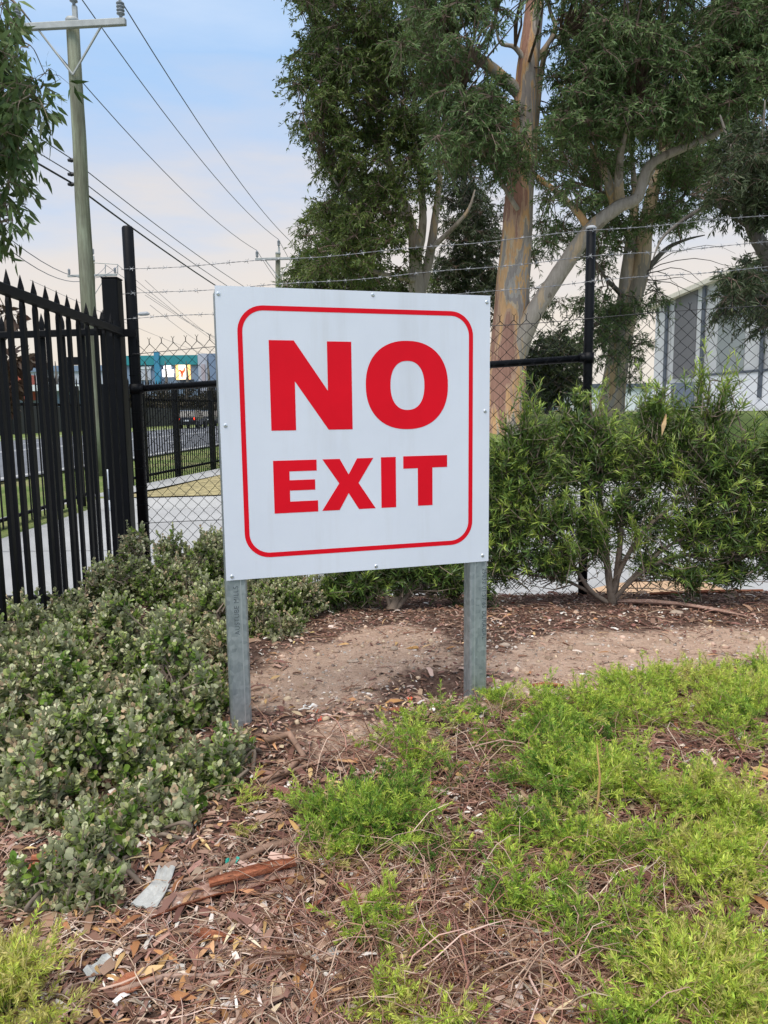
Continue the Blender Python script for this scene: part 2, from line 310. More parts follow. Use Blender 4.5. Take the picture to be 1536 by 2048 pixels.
def mk_bed():
    mt, nt, b, o = newmat('bed_soil'); l = nt.links; a = nt.nodes.new('ShaderNodeAttribute'); a.attribute_name = 'tone'
    v = coords(nt); n = noise(nt, 9, 8, v, .7); n2 = noise(nt, 60, 8, v, .75); n3 = noise(nt, 2.2, 5, v)
    soil = ramp(nt, [(.25, (.48, .32, .235)), (.5, (.61, .43, .325)), (.75, (.72, .55, .43))]); l.new(n.outputs['Fac'], soil.inputs[0])
    mul = ramp(nt, [(.2, (.07, .042, .034)), (.5, (.16, .10, .078)), (.72, (.27, .185, .145))]); l.new(n2.outputs['Fac'], mul.inputs[0])
    ad = nt.nodes.new('ShaderNodeMath'); ad.operation = 'MULTIPLY_ADD'; ad.inputs[1].default_value = .9; ad.inputs[2].default_value = -.45; l.new(n.outputs['Fac'], ad.inputs[0])
    s2 = nt.nodes.new('ShaderNodeMath'); s2.operation = 'ADD'; s2.use_clamp = True; l.new(ad.outputs[0], s2.inputs[0]); l.new(a.outputs['Fac'], s2.inputs[1])
    st = ramp(nt, [(.3, (0, 0, 0)), (.55, (1, 1, 1))]); l.new(s2.outputs[0], st.inputs[0])
    c = mixc(nt, st.outputs[0], mul.outputs[0], soil.outputs[0])
    k = ramp(nt, [(.3, (.75, .72, .7)), (.7, (1.12, 1.1, 1.08))]); l.new(n2.outputs['Fac'], k.inputs[0]); c = mixc(nt, 1, c, k.outputs[0], 'MULTIPLY')
    l.new(c, b.inputs['Base Color']); b.inputs['Roughness'].default_value = .95; b.inputs['Specular IOR Level'].default_value = .1
    ab = nt.nodes.new('ShaderNodeMath'); ab.operation = 'ADD'; l.new(n.outputs['Fac'], ab.inputs[0]); l.new(n2.outputs['Fac'], ab.inputs[1]); bump(nt, b, ab.outputs[0], .8, .025); return mt
M['bed'] = mk_bed()
def mk_grass():
    mt, nt, b, o = newmat('lawn_grass'); v = coords(nt); n = noise(nt, .55, 6, v, .65); n2 = noise(nt, 25, 5, v, .7)
    r = ramp(nt, [(.28, (.105, .165, .045)), (.48, (.185, .245, .075)), (.62, (.30, .295, .135)), (.78, (.34, .29, .17))]); nt.links.new(n.outputs['Fac'], r.inputs[0])
    k = ramp(nt, [(.25, (.6, .6, .6)), (.75, (1.25, 1.25, 1.2))]); nt.links.new(n2.outputs['Fac'], k.inputs[0])
    nt.links.new(mixc(nt, 1, r.outputs[0], k.outputs[0], 'MULTIPLY'), b.inputs['Base Color']); b.inputs['Roughness'].default_value = .95; b.inputs['Specular IOR Level'].default_value = .1
    bump(nt, b, n2.outputs['Fac'], .8, .05); return mt
M['grass'] = mk_grass()
M['dry_grass'] = plain('dry_lawn', (.36, .30, .15), .95, 0, .45, 9, .8)
def mk_conc(name, c0, c1):
    mt, nt, b, o = newmat(name); v = coords(nt); n = noise(nt, .9, 8, v, .65); n2 = noise(nt, 120, 3, v)
    r = ramp(nt, [(.3, c0), (.7, c1)]); nt.links.new(n.outputs['Fac'], r.inputs[0]); k = ramp(nt, [(.3, (.88, .88, .88)), (.7, (1.06, 1.06, 1.06))]); nt.links.new(n2.outputs['Fac'], k.inputs[0])
    nt.links.new(mixc(nt, 1, r.outputs[0], k.outputs[0], 'MULTIPLY'), b.inputs['Base Color']); b.inputs['Roughness'].default_value = .85; bump(nt, b, n2.outputs['Fac'], .2, .004); return mt
M['concrete'] = mk_conc('driveway_concrete', (.36, .355, .35), (.47, .465, .46))
M['kerb'] = mk_conc('kerb_concrete', (.38, .38, .37), (.50, .49, .48))
M['asphalt'] = mk_conc('asphalt', (.11, .115, .13), (.17, .175, .19))
M['paint'] = plain('road_paint', (.75, .75, .75), .7)
M['sand'] = plain('orange_sand', (.55, .36, .22), .95, 0, .2, 9, .4)
def mk_pole():
    mt, nt, b, o = newmat('treated_pole_timber'); v = coords(nt, (1, 1, .08)); n = noise(nt, 9, 6, v, .65); n2 = noise(nt, 2.5, 4, coords(nt, (1, 1, .5)))
    r = ramp(nt, [(.3, (.10, .092, .066)), (.5, (.195, .195, .145)), (.66, (.31, .325, .255))]); nt.links.new(n.outputs['Fac'], r.inputs[0])
    k = ramp(nt, [(.35, (.8, .78, .74)), (.65, (1.1, 1.15, 1.05))]); nt.links.new(n2.outputs['Fac'], k.inputs[0])
    nt.links.new(mixc(nt, 1, r.outputs[0], k.outputs[0], 'MULTIPLY'), b.inputs['Base Color']); b.inputs['Roughness'].default_value = .9; bump(nt, b, n.outputs['Fac'], .5, .02); return mt
M['pole'] = mk_pole()
M['crossarm'] = plain('crossarm_steel', (.38, .39, .38), .6, .3, .15, 6)
M['insul'] = plain('grey_porcelain', (.24, .26, .29), .35)
M['cable'] = plain('power_cable', (.13, .14, .17), .6)
M['cable_black'] = plain('black_cable', (.025, .027, .035), .6)
def mk_corr(name, c):
    mt, nt, b, o = newmat(name); w = nt.nodes.new('ShaderNodeTexWave'); w.inputs['Scale'].default_value = 1.4; w.inputs['Distortion'].default_value = 0; nt.links.new(coords(nt, (.3, 1, 0)), w.inputs['Vector'])
    n = noise(nt, .6, 4, coords(nt)); r = ramp(nt, [(.3, tuple(x*.92 for x in c)), (.7, tuple(min(1, x*1.06) for x in c))]); nt.links.new(n.outputs['Fac'], r.inputs[0]); kk = ramp(nt, [(0, (.86, .86, .86)), (1, (1, 1, 1))]); nt.links.new(w.outputs['Fac'], kk.inputs[0]); nt.links.new(mixc(nt, 1, r.outputs[0], kk.outputs[0], 'MULTIPLY'), b.inputs['Base Color'])  # grooves also darkened in the colour, standing in for rib shade
    b.inputs['Roughness'].default_value = .5; bump(nt, b, w.outputs['Fac'], .6, .03); return mt
M['wh_light'] = mk_corr('light_cladding', (.56, .565, .58)); M['wh_dark'] = mk_corr('dark_grey_cladding', (.14, .138, .15)); M['wh_mid'] = mk_corr('grey_green_cladding', (.27, .295, .30))
M['wh_base'] = plain('precast_panel', (.72, .73, .76), .7, 0, .04, 1); M['wh_trim'] = plain('slate_trim', (.075, .09, .115), .5); M['wh_door'] = plain('slate_door', (.13, .16, .21), .5)
M['roof'] = plain('cream_roof_edge', (.66, .61, .52), .6)
M['teal'] = plain('teal_cladding', (.02, .22, .25), .5); M['bluewall'] = plain('blue_grey_wall', (.17, .23, .33), .6); M['bluecol'] = plain('blue_column', (.04, .22, .36), .5)
M['palewall'] = plain('pale_tiltup_wall', (.44, .46, .52), .7); M['pinkwall'] = plain('pink_grey_wall', (.44, .38, .40), .7); M['redwall'] = plain('red_orange_panel', (.42, .09, .05), .6)
M['glass'] = plain('dark_glass', (.02, .025, .03), .08); M['white_wall'] = plain('white_wall', (.66, .69, .72), .6)
M['lit'] = emit('lit_white_sign', (1, .97, .95), 1.0); M['lit_or'] = emit('lit_orange_screen', (1, .55, .18), .9); M['lit_cream'] = emit('lit_cream_screen', (1, .86, .66), 1.0); M['lit_red'] = emit('lit_red_figure', (.75, .1, .03), .7)
M['green_light'] = emit('green_signal_lens', (.05, .95, .5), 1.6); M['tail'] = emit('tail_lamp', (1, .05, .02), 1.2)
M['carpaint'] = plain('dark_car_paint', (.02, .022, .028), .2, .2); M['tyre'] = plain('tyre_rubber', (.015, .015, .015), .8)
M['hedge'] = foliage('far_hedge_leaf', [(0, (.02, .018, .010)), (1, (.055, .044, .022))], .1, .7)
M['darkfence'] = plain('dark_boards', (.02, .022, .024), .7)
M['dk_drop'] = plain('lamp_grey', (.35, .36, .38), .5)

# ------------------------------------------------------------------ terrain
def axis_pts(a, segs):
    out = [a]
    for end, step in segs:
        n = max(1, int(round(abs(end-out[-1])/step))); out += list(np.linspace(out[-1], end, n+1)[1:])
    return np.array(out)
def grid_mesh(name, xs, ys, zf, mat, tonef=None, smooth=True):
    X, Y = np.meshgrid(xs, ys); Z = zf(X, Y); nx, ny = len(xs), len(ys)
    V = np.stack([X, Y, Z], -1).reshape(-1, 3); i = np.arange((ny-1)*(nx-1)); r = i//(nx-1); c = i % (nx-1); a = r*nx+c
    loops = np.stack([a, a+1, a+nx+1, a+nx], 1).ravel()
    return raw_mesh(name, V, loops, np.full(len(a), 4), mat, None if tonef is None else tonef(X, Y).ravel(), None, smooth)
gx = axis_pts(-900, [(-60, 120), (-12, 6), (12, .5), (60, 6), (900, 120)]); gy = axis_pts(-60, [(-2, 10), (10, 1), (26, .4), (60, 4), (140, 20), (1500, 200)])
def gz(X, Y):
    z = GROUND(X, Y); near = sstep(5.3, 4.6, Y)*sstep(-4.6, -4.0, X)
    return z - .16*near - .06*sstep(5, 4.9, Y) 
struct(link('ground', grid_mesh('ground', gx, gy, gz, M['grass'])))
BARE = [(PZ(760, 1340, .13), .46, .5), (PZ(1450, 1290, .1), .5, .3), (PZ(600, 1360, .13), .25, .35), (PZ(1180, 1330, .12), .6, .3), (PZ(680, 1320, .12), .33, .3), (PZ(600, 1390, .13), .22, .2), (PZ(1280, 1300, .1), .62, .3), (PZ(1080, 1385, .12), .4, .16), (PZ(780, 1280, .1), .3, .3), (PZ(960, 1420, .12), .2, .1), (PZ(730, 1480, .12), .25, .12), (PZ(1500, 1300, .1), .4, .25), (PZ(690, 1500, .13), .12, .1)]
def bare(x, y):
    t = np.zeros(np.shape(x))
    for c, rx, ry in BARE: t = np.maximum(t, np.exp(-(((x-c[0])/rx)**2 + ((y-c[1])/ry)**2)*1.1))
    dark = np.exp(-(((x-.16)/.2)**2 + ((y-2.68)/.22)**2))*1.2
    return np.clip(t*1.0 - dark*.8, 0, 1)
bx = axis_pts(-4.6, [(-1.6, .06), (2.2, .022), (5, .06)]); by = axis_pts(.1, [(4.5, .022), (5.1, .05)])
struct(link('garden_bed', grid_mesh('garden_bed', bx, by, BED, M['bed'], bare)))

def sheet(name, pts, z, mat, thick=0):
    mb = MB(); n = len(pts); zz = z if not np.isscalar(z) else [z]*n
    mb.add([(p[0], p[1], q) for p, q in zip(pts, zz)], [tuple(range(n))]); return struct(mb.build(name, mat))
edge = [(-4.25, 10.95), (-3.3, 10.95), (-2.5, 11.1), (-1.6, 11.6), (-.5, 12.3), (.8, 12.65), (3, 12.7), (14, 12.7)]
sheet('driveway', [(-4.25, 4.75), (14, 4.75)] + edge[::-1], -.195, M['concrete'])
mb = MB()                                                       # joints cut in the slab are part of the driveway: thin dark grooves
for (a, b) in (((-4.2, 7.4), (14, 7.4)), ((-1, 4.8), (-1, 12)), ((3.6, 4.8), (3.6, 12.7))):
    a = np.array(a); b = np.array(b); d = (b-a)/np.linalg.norm(b-a); q = np.array([-d[1], d[0]])*.007
    mb.add([(*(a+q), -.191), (*(b+q), -.191), (*(b-q), -.191), (*(a-q), -.191)], [(3, 2, 1, 0)])
struct(mb.build('driveway_joints', M['asphalt']))
mb = MB()                                                       # rolled kerb along the far side of the drive
prof = [(-.30, -.194), (-.10, -.15), (0, -.085), (.12, -.075), (.14, -.3)]
for i, (x, y) in enumerate(edge):
    a = np.array(edge[max(i-1, 0)]); b = np.array(edge[min(i+1, len(edge)-1)]); d = (b-a)/np.linalg.norm(b-a); q = np.array([-d[1], d[0]])
    mb.v += [(x+q[0]*p, y+q[1]*p, z) for p, z in prof]
k = len(prof)
for i in range(len(edge)-1):
    for j in range(k-1): mb.f.append((i*k+j, (i+1)*k+j, (i+1)*k+j+1, i*k+j+1)); mb.m.append(0)
struct(mb.build('kerb', M['kerb']))
sheet('dry_verge', [(-4.1, 11.12), (-2.6, 11.3), (-1.6, 11.8), (-.9, 12.2), (-1.4, 16.5), (-3.0, 17.5), (-3.6, 14.5), (-4.0, 12.3)], [-.07, -.07, -.06, -.06, -.02, -.04, -.08, -.09], M['dry_grass'])
sheet('footpath', [(-4.1, 11.15), (-3.75, 12.3), (-3.35, 14.5), (-2.8, 17.6), (-3.5, 17.6), (-4.0, 14.5), (-4.35, 12.3), (-4.5, 11.15)][::-1], -.055, M['kerb'])
SL = .05
def rx(x, y): return x + SL*(y-16)
def strip(name, x0, x1, y0, y1, z, mat): return sheet(name, [(rx(x1, y0), y0), (rx(x1, y1), y1), (rx(x0, y1), y1), (rx(x0, y0), y0)], z, mat)
strip('road', -22, -8, -20, 400, -.19, M['asphalt'])
strip('road_edge_kerb', -8, -7.75, -20, 400, -.12, M['kerb'])
strip('far_kerb', -22.3, -22, -20, 400, -.12, M['kerb'])
mb = MB()
for x0 in (-14.9, -15.3): mb.add([(rx(x0, -20), -20, -.18), (rx(x0+.13, -20), -20, -.18), (rx(x0+.13, 300), 300, -.18), (rx(x0, 300), 300, -.18)], [(0, 1, 2, 3)])
for x0 in (-11.5, -18.6):
    for y0 in np.arange(0, 200, 9.): mb.add([(rx(x0, y0), y0, -.18), (rx(x0+.12, y0), y0, -.18), (rx(x0+.12, y0+3), y0+3, -.18), (rx(x0, y0+3), y0+3, -.18)], [(0, 1, 2, 3)])
struct(mb.build('road_markings', M['paint']))
mb = MB(); s = [PZ(1150, 1186, -.188), PZ(1230, 1166, -.188), PZ(1330, 1160, -.188), PZ(1420, 1166, -.188), PZ(1470, 1186, -.188)]
mb.add(s + [(s[4][0], 4.85, -.188), (s[0][0], 4.85, -.188)], [tuple(range(7))[::-1]]); struct(mb.build('sand_spill', M['sand']))
strip('drive_side_edging', -4.42, -4.26, 4.8, 10.9, -.10, M['kerb'])

# ------------------------------------------------------------------ NO EXIT sign
YAW = .2999; AX = np.array([math.cos(YAW), math.sin(YAW), 0]); NF = np.array([math.sin(YAW), -math.cos(YAW), 0]); DN = np.array([0, 0, -1.]); TL = np.array([-.4973, 2.3067, 1.5299])
def SP(a, b, o=0): return TL + AX*a/1000 + DN*b/1000 + NF*o
sign = empty('no_exit_sign', tuple(SP(450, 1390, -.04)), 'white square sign on two galvanised posts reading NO EXIT in red inside a red border', 'sign')
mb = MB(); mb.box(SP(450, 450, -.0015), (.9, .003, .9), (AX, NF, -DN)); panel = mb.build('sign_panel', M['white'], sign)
mb = MB(); mb.box(SP(450, 450, -.0042), (.894, .002, .894), (AX, NF, -DN)); mb.build('backing_sheet', M['alu'], panel)
def prism(poly, o=.0006):
    mb = MB(); n = len(poly); mb.add([SP(a, b, o) for a, b in poly] + [SP(a, b, -.0002) for a, b in poly], [tuple(range(n))[::-1]] + [(i, (i+1) % n, n+(i+1) % n, n+i) for i in range(n)]); return mb
def ringm(outer, inner, o=.0006):
    mb = MB(); n = len(outer); mb.add([SP(a, b, o) for a, b in outer] + [SP(a, b, o) for a, b in inner], [(i, n+i, n+(i+1) % n, (i+1) % n) for i in range(n)]); return mb
for ch, poly in (('N', [(156, 157), (234, 157), (339, 311), (339, 158), (418, 158), (418, 434), (339, 434), (234, 282), (234, 434), (156, 434)]),
                 ('E', [(158, 528), (297, 528), (297, 563), (209, 563), (209, 591), (291, 591), (291, 624), (209, 624), (209, 659), (299, 659), (299, 695), (158, 695)]),
                 ('X', [(316, 528), (373, 528), (402, 579), (431, 528), (486, 528), (435, 608), (492, 694), (435, 694), (401, 640), (370, 694), (312, 694), (370, 607)]),
                 ('I', [(512, 527), (563, 527), (563, 694), (512, 694)]), ('T', [(589, 526), (745, 526), (745, 566), (692, 566), (692, 693), (640, 693), (640, 567), (589, 567)])):
    prism(poly).build('letter', M['red'], panel)
def sell(cx, cy, rx_, ry_, e, n=72):
    out = []
    for i in range(n):
        t = 2*math.pi*i/n; c, s_ = math.cos(t), math.sin(t); out.append((cx+rx_*math.copysign(abs(c)**(2/e), c), cy+ry_*math.copysign(abs(s_)**(2/e), s_)))
    return out
ringm(sell(606, 294.5, 142, 142.5, 2.25), sell(606, 295, 58.5, 79, 2.3)).build('letter', M['red'], panel)
def rrect(x0, y0, x1, y1, r, n=12):
    out = []
    for (cx, cy, a0) in ((x1-r, y0+r, -90), (x1-r, y1-r, 0), (x0+r, y1-r, 90), (x0+r, y0+r, 180)):
        out += [(cx+r*math.cos(R(a0+90*i/n)), cy+r*math.sin(R(a0+90*i/n))) for i in range(n+1)]
    return out
ringm(rrect(62, 54, 838, 834, 80), rrect(77, 69, 823, 819, 65)).build('border', M['red'], panel)
for a, b in [(10, 24), (492, 11), (888, 21), (16, 416), (884, 381), (18, 888), (491, 889), (878, 879)]:
    mb = MB(); mb.lathe(SP(a, b, 0), NF, [(.0062, 0), (.0062, .0008), (.005, .0022), (.0028, .0028), (.0022, .0028), (.0020, .0018)], 14); sc = mb.build('screw', M['alu'], panel)
    mb = MB(); mb.lathe(SP(a, b, .0017), NF, [(.0019, 0), (.0019, .0004)], 8); mb.build('recess', M['dk_drop'], sc)
def text_mesh(txt, size, origin, ux, uy, parent, name='stencil_text'):
    cu = bpy.data.curves.new('txt', 'FONT'); cu.body = txt; cu.size = size; cu.space_character = 1.05
    to = bpy.data.objects.new('txt', cu); C.objects.link(to); dg = bpy.context.evaluated_depsgraph_get(); me = bpy.data.meshes.new_from_object(to.evaluated_get(dg)); bpy.data.objects.remove(to)
    ux = np.array(ux); uy = np.array(uy); v = np.array([origin + ux*p.co.x + uy*p.co.y for p in me.vertices]).ravel(); me.vertices.foreach_set('co', v); me.update()
    me.materials.clear(); me.materials.append(M['ink']); return link(name, me, parent)
for k, (a0, seam, txt) in enumerate(((32, 12, 'AUSTUBE MILLS'), (868, -16, '25032 01:37 65 DURAGAL'))):
    mb = MB(); top, bot = 10, 1440
    cz = (top+bot)/2; mb.box(SP(a0, cz, -.0055-.0325), (.065, .065, (bot-top)/1000), (AX, NF, -DN), bev=.006); pm = mb.build('post', M['galv'], sign)
    mb = MB(); mb.box(SP(a0+seam, (900+1410)/2, -.0055), (.0035, .0012, .56), (AX, NF, -DN)); mb.build('weld_seam', M['seam'], pm)
    if k == 0: text_mesh(txt, .022, SP(a0+4, 1080, -.0048), -DN, -AX, pm)
    else: text_mesh(txt, .022, SP(a0+12, 925, -.0048), DN, AX, pm)

# ------------------------------------------------------------------ chain link fence
FL = np.array([-1.53, 4.72]); FR = np.array([1.2, 4.45]); FD = (FR-FL)
def FP(s, z):                    # s = x position along the fence, z above the fence's own sloping base line
    t = (s-FL[0])/(FR[0]-FL[0]); p = FL + FD*t; return np.array([p[0], p[1], z + .035*t + .0])
zl = lambda u, v, Y: P(u, v, Y)[2]
fence = empty('chain_link_fence', tuple(FP(-1.5, -.1)), 'black chain link fence with round posts, brace rail and three barbed wires behind the sign', 'fence')
mb = MB(); pt = P(257, 453, 4.72); mb.tube([(FL[0], FL[1], -.2), (FL[0], FL[1], pt[2]-.01), (FL[0], FL[1], pt[2])], [.034, .034, .028], 16); mb.build('post', M['black'], fence, True)
pt = P(1183, 455, 4.45); mb = MB(); mb.tube([(FR[0], FR[1], -.1), (FR[0], FR[1], pt[2]-.008), (FR[0], FR[1], pt[2])], [.027, .027, .022], 16); rp = mb.build('post', M['black'], fence, True)
mb = MB(); mb.lathe((FR[0], FR[1], pt[2]-.012), (0, 0, 1), [(.029, 0), (.029, .012), (.02, .02)], 16); mb.build('cap', M['dk_drop'], rp, True)
def fz(u0, v0, u1, v1): return P(u0, v0, 4.72)[2], P(u1, v1, 4.45)[2]
a, b = fz(270, 778, 1178, 716)
def fline(z0, z1, s): return z0 + (z1-z0)*(s-FL[0])/(FR[0]-FL[0])
mb = MB(); mb.tube([FP(-1.53, 0)*[1, 1, 0] + [0, .0, a], FP(1.2, 0)*[1, 1, 0] + [0, 0, b]], .021, 12); mb.build('brace_rail', M['black'], fence, True)
for s, z in ((-1.53, a), (1.2, b)):
    mb = MB(); p = FP(s, 0); mb.tube([(p[0], p[1], z-.03), (p[0], p[1], z+.03)], .041 if s < 0 else .034, 14); q = FP(s+(.05 if s < 0 else -.05), 0); mb.tube([(p[0], p[1], z), (q[0], q[1], z)], .027, 12); mb.build('rail_fitting', M['black'], fence, True)
ft0, ft1 = fz(268, 690, 1178, 632); fb0, fb1 = -.14, P(1160, 1186, 4.45)[2]
wt0, wt1 = fz(268, 708, 1178, 638)
DW = .0755; mb = MB(); i0, i1 = 0, 110; s0 = FL[0]+.03; nr = 46
for k in range(i0, i1):
    pts = []
    for j in range(nr+1):
        t = j/nr; s = s0 + (k + ((j+k) % 2))*DW/2 + .003*math.sin(k*1.7+j*.9); z0 = fline(ft0, ft1, s); z1 = fline(fb0, fb1, s)
        p = FP(s, 0); zz = z0 + (z1-z0)*t; yo = .0022*(1 if (j % 2) else -1)
        pts.append((p[0], p[1]+yo-.03 + .012*math.sin(s*2.1+zz*3), zz))
    if s > 2.65: break
    mb.tube(pts, .0021, 4, cap=False)
    if k % 2 == 0 and True:          # twisted barbs over the top selvage
        p = pts[0] if (k % 2 == 0) else pts[0]; x, y, z = p
        mb.tube([(x, y, z-.004), (x, y, z+.022)], .0026, 4); mb.tube([(x, y, z+.022), (x-.010, y, z+.036)], .0016, 3); mb.tube([(x, y, z+.022), (x+.010, y, z+.036)], .0016, 3)
mb.build('wire_mesh', M['wire'], fence)
mb = MB(); ss = np.linspace(FL[0], 2.7, 40)
mb.tube([FP(s, 0)*[1, 1, 0] + [0, -.034, fline(wt0, wt1, s)+.004*math.sin(s*5)] for s in ss], .0022, 5)
w0 = (-.14+.55); mb.tube([FP(s, 0)*[1, 1, 0] + [0, -.034, fline(fb0, fb1, s)+.60+.01*math.sin(s*3)] for s in ss], .0022, 5)
mb.build('line_wire', M['barb_black'], fence)
for z in np.linspace(.0, 1.5, 14):           # tie wires wrapped round the left post
    mb = MB(); pts = [(FL[0]+.037*math.cos(t), FL[1]+.037*math.sin(t), z+.012*t/6) for t in np.linspace(0, 6.3, 12)]; mb.tube(pts, .002, 4); mb.build('tie_wire', M['wire'], fence)
for (v0, v1) in ((541, 464), (590, 516), (639, 565)):
    za, zb = fz(265, v0, 1180, v1); mb = MB(); n = 150; sx = np.linspace(FL[0]-.04, 2.9, n); sag = .012
    for ph in (0, math.pi):
        pts = []
        for i, s in enumerate(sx):
            t = (s-FL[0])/2.73; z = za+(zb-za)*t - sag*math.sin(math.pi*min(1, max(0, t)))*1.5 + .004*math.sin(s*7+v0); a_ = s*90+ph
            pts.append(FP(s, 0)*[1, 1, 0] + [0, -.036+.0022*math.sin(a_), z+.0022*math.cos(a_)])
        mb.tube(pts, .0013, 4)
    for s in np.arange(FL[0]+.03, 2.9, .1):
        s += random.uniform(-.012, .012); t = (s-FL[0])/2.73; z = za+(zb-za)*t - sag*math.sin(math.pi*min(1, max(0, t)))*1.5 + .004*math.sin(s*7+v0); p = FP(s, 0)*[1, 1, 0]+[0, -.036, z]
        for dx, dz in ((.012, .014), (-.010, .013), (.009, -.014), (-.013, -.009)):
            q = p + np.array([dx+random.uniform(-.004, .004), random.uniform(-.012, .012), dz]); mb.tube([p, q], .0013, 3)
        mb.tube([p-[.008, 0, 0], p+[.008, 0, 0]], .0034, 5)
    mb.build('barbed_wire', M['barb'], fence)

# ------------------------------------------------------------------ palisade fences and gate
def picket(o, d, h, w=.026, z0=0):          # o base point, d direction of fence (2D)
    mb = MB(); d = np.array([d[0], d[1], 0]); q = np.array([-d[1], d[0], 0]); o = np.array(o, float)
    prof = [(0, 1, 1), (h-.135, 1, 1), (h-.118, .74, .9), (h-.085, 1.1, 1.1), (h-.055, 1.0, 1.0), (h, .05, .08)]
    vs = []
    for z, a, b in prof:
        for sx, sy in ((-1, -1), (1, -1), (1, 1), (-1, 1)): vs.append(o + d*sx*w/2*a + q*sy*w/2*b*.6 + np.array([0, 0, z]))
    fs = [(3, 2, 1, 0), (20, 21, 22, 23)]
    for k in range(5):
        for i in range(4): j = (i+1) % 4; fs.append((k*4+i, k*4+j, (k+1)*4+j, (k+1)*4+i))
    mb.add(vs, fs); return mb
def palisade(name, p0, p1, zb0, zb1, h, rails, spacing, label, cat, w=.026, posts=(), postsize=.07, rail=.04, group=None, start=0):
    p0 = np.array(p0, float); p1 = np.array(p1, float); Ln = np.linalg.norm(p1-p0); d = (p1-p0)/Ln; root = empty(name, (p0[0], p0[1], zb0), label, cat, group)
    q = np.array([-d[1], d[0]]); n = int(Ln/spacing); D3 = np.array([d[0], d[1], 0]); slope = (zb1-zb0)/Ln; ax = (nrmz(np.array([d[0], d[1], slope])), np.array([q[0], q[1], 0]), np.array([0, 0, 1.]))
    for i in range(n+1):
        t = start+i*spacing
        if t > Ln: break
        c = p0 + d*t; z = zb0+slope*t; ob = picket((c[0], c[1], z), d, h, w).build('picket', M['black'], root)
    for rz in rails:
        mb = MB(); c = (p0+p1)/2 + q*(rail/2+w/2+.001); mb.box((c[0], c[1], (zb0+zb1)/2+rz), (Ln, rail, rail), ax, bev=.004); mb.build('rail', M['black'], root)
    for t in posts:
        c = p0+d*t + q*.055; z = zb0+slope*t; mb = MB(); mb.box((c[0], c[1], z+h/2-.1), (postsize, postsize, h-.05), (D3, ax[1], ax[2]), bev=.004); mb.build('post', M['black'], root)
    return root
gp = P(226, 558, 4.7); gate_post = MB(); gate_post.box((-1.643, 4.72, (gp[2]-.25)/2), (.095, .1, gp[2]+.25), bev=.006)
g = gate_post.build('gate_post', M['black']); tag(g, 'thick square black gate post between the spear topped gate and the round fence post', 'post')
mb = MB(); mb.box((-1.643, 4.72, gp[2]+.004), (.1, .105, .01), bev=.003); mb.build('post_cap', M['black'], g)
mb = MB(); zz = P(260, 668, 4.72)[2]; mb.box((-1.555, 4.655, zz), (.13, .012, .045)); mb.build('strap', M['black'], g)
zt = P(100, 622, 4.72)[2]
leaf = palisade('palisade_gate', (-1.60, 4.60), (-1.585, 2.35), -.02, .02, P(60, 535, 3.25)[2], (P(232, 650, 4.6)[2]-.02, .12), .125, 'black spear topped gate leaf swung open towards the camera at the left edge', 'gate', .028, start=.06)
mb = MB(); hz = P(232, 650, 4.6)[2]; mb.tube([(-1.6, 4.64, hz-.05), (-1.6, 4.64, hz+.03)], .022, 10); mb.build('hinge', M['black'], leaf)
palisade('palisade_fence', (-1.73, 4.75), (-4.2, 4.80), -.05, -.1, zt+.05, (P(100, 665, 4.72)[2]+.05, P(40, 1194, 4.72)[2]+.05), .125, 'black spear topped fence panel running straight across behind the open gate leaf', 'fence', .026, (2.42,))
palisade('palisade_fence', (-4.30, 6.6), (-4.42, 11.2), -.14, -.12, 1.82, (.10, 1.42), .125, 'black spear topped fence along the left side of the driveway up to the kerb', 'fence', .022, (.1, 2.3, 4.5), .06, .04)
palisade('palisade_fence', (-4.52, 12.4), (-3.55, 19.6), -.14, -.1, 1.92, (.17, 1.55), .115, 'black spear topped fence beyond the kerb seen through the chain link left of the sign', 'fence', .024, (.1, 1.4, 2.9, 4.9, 6.9), .11, .045)

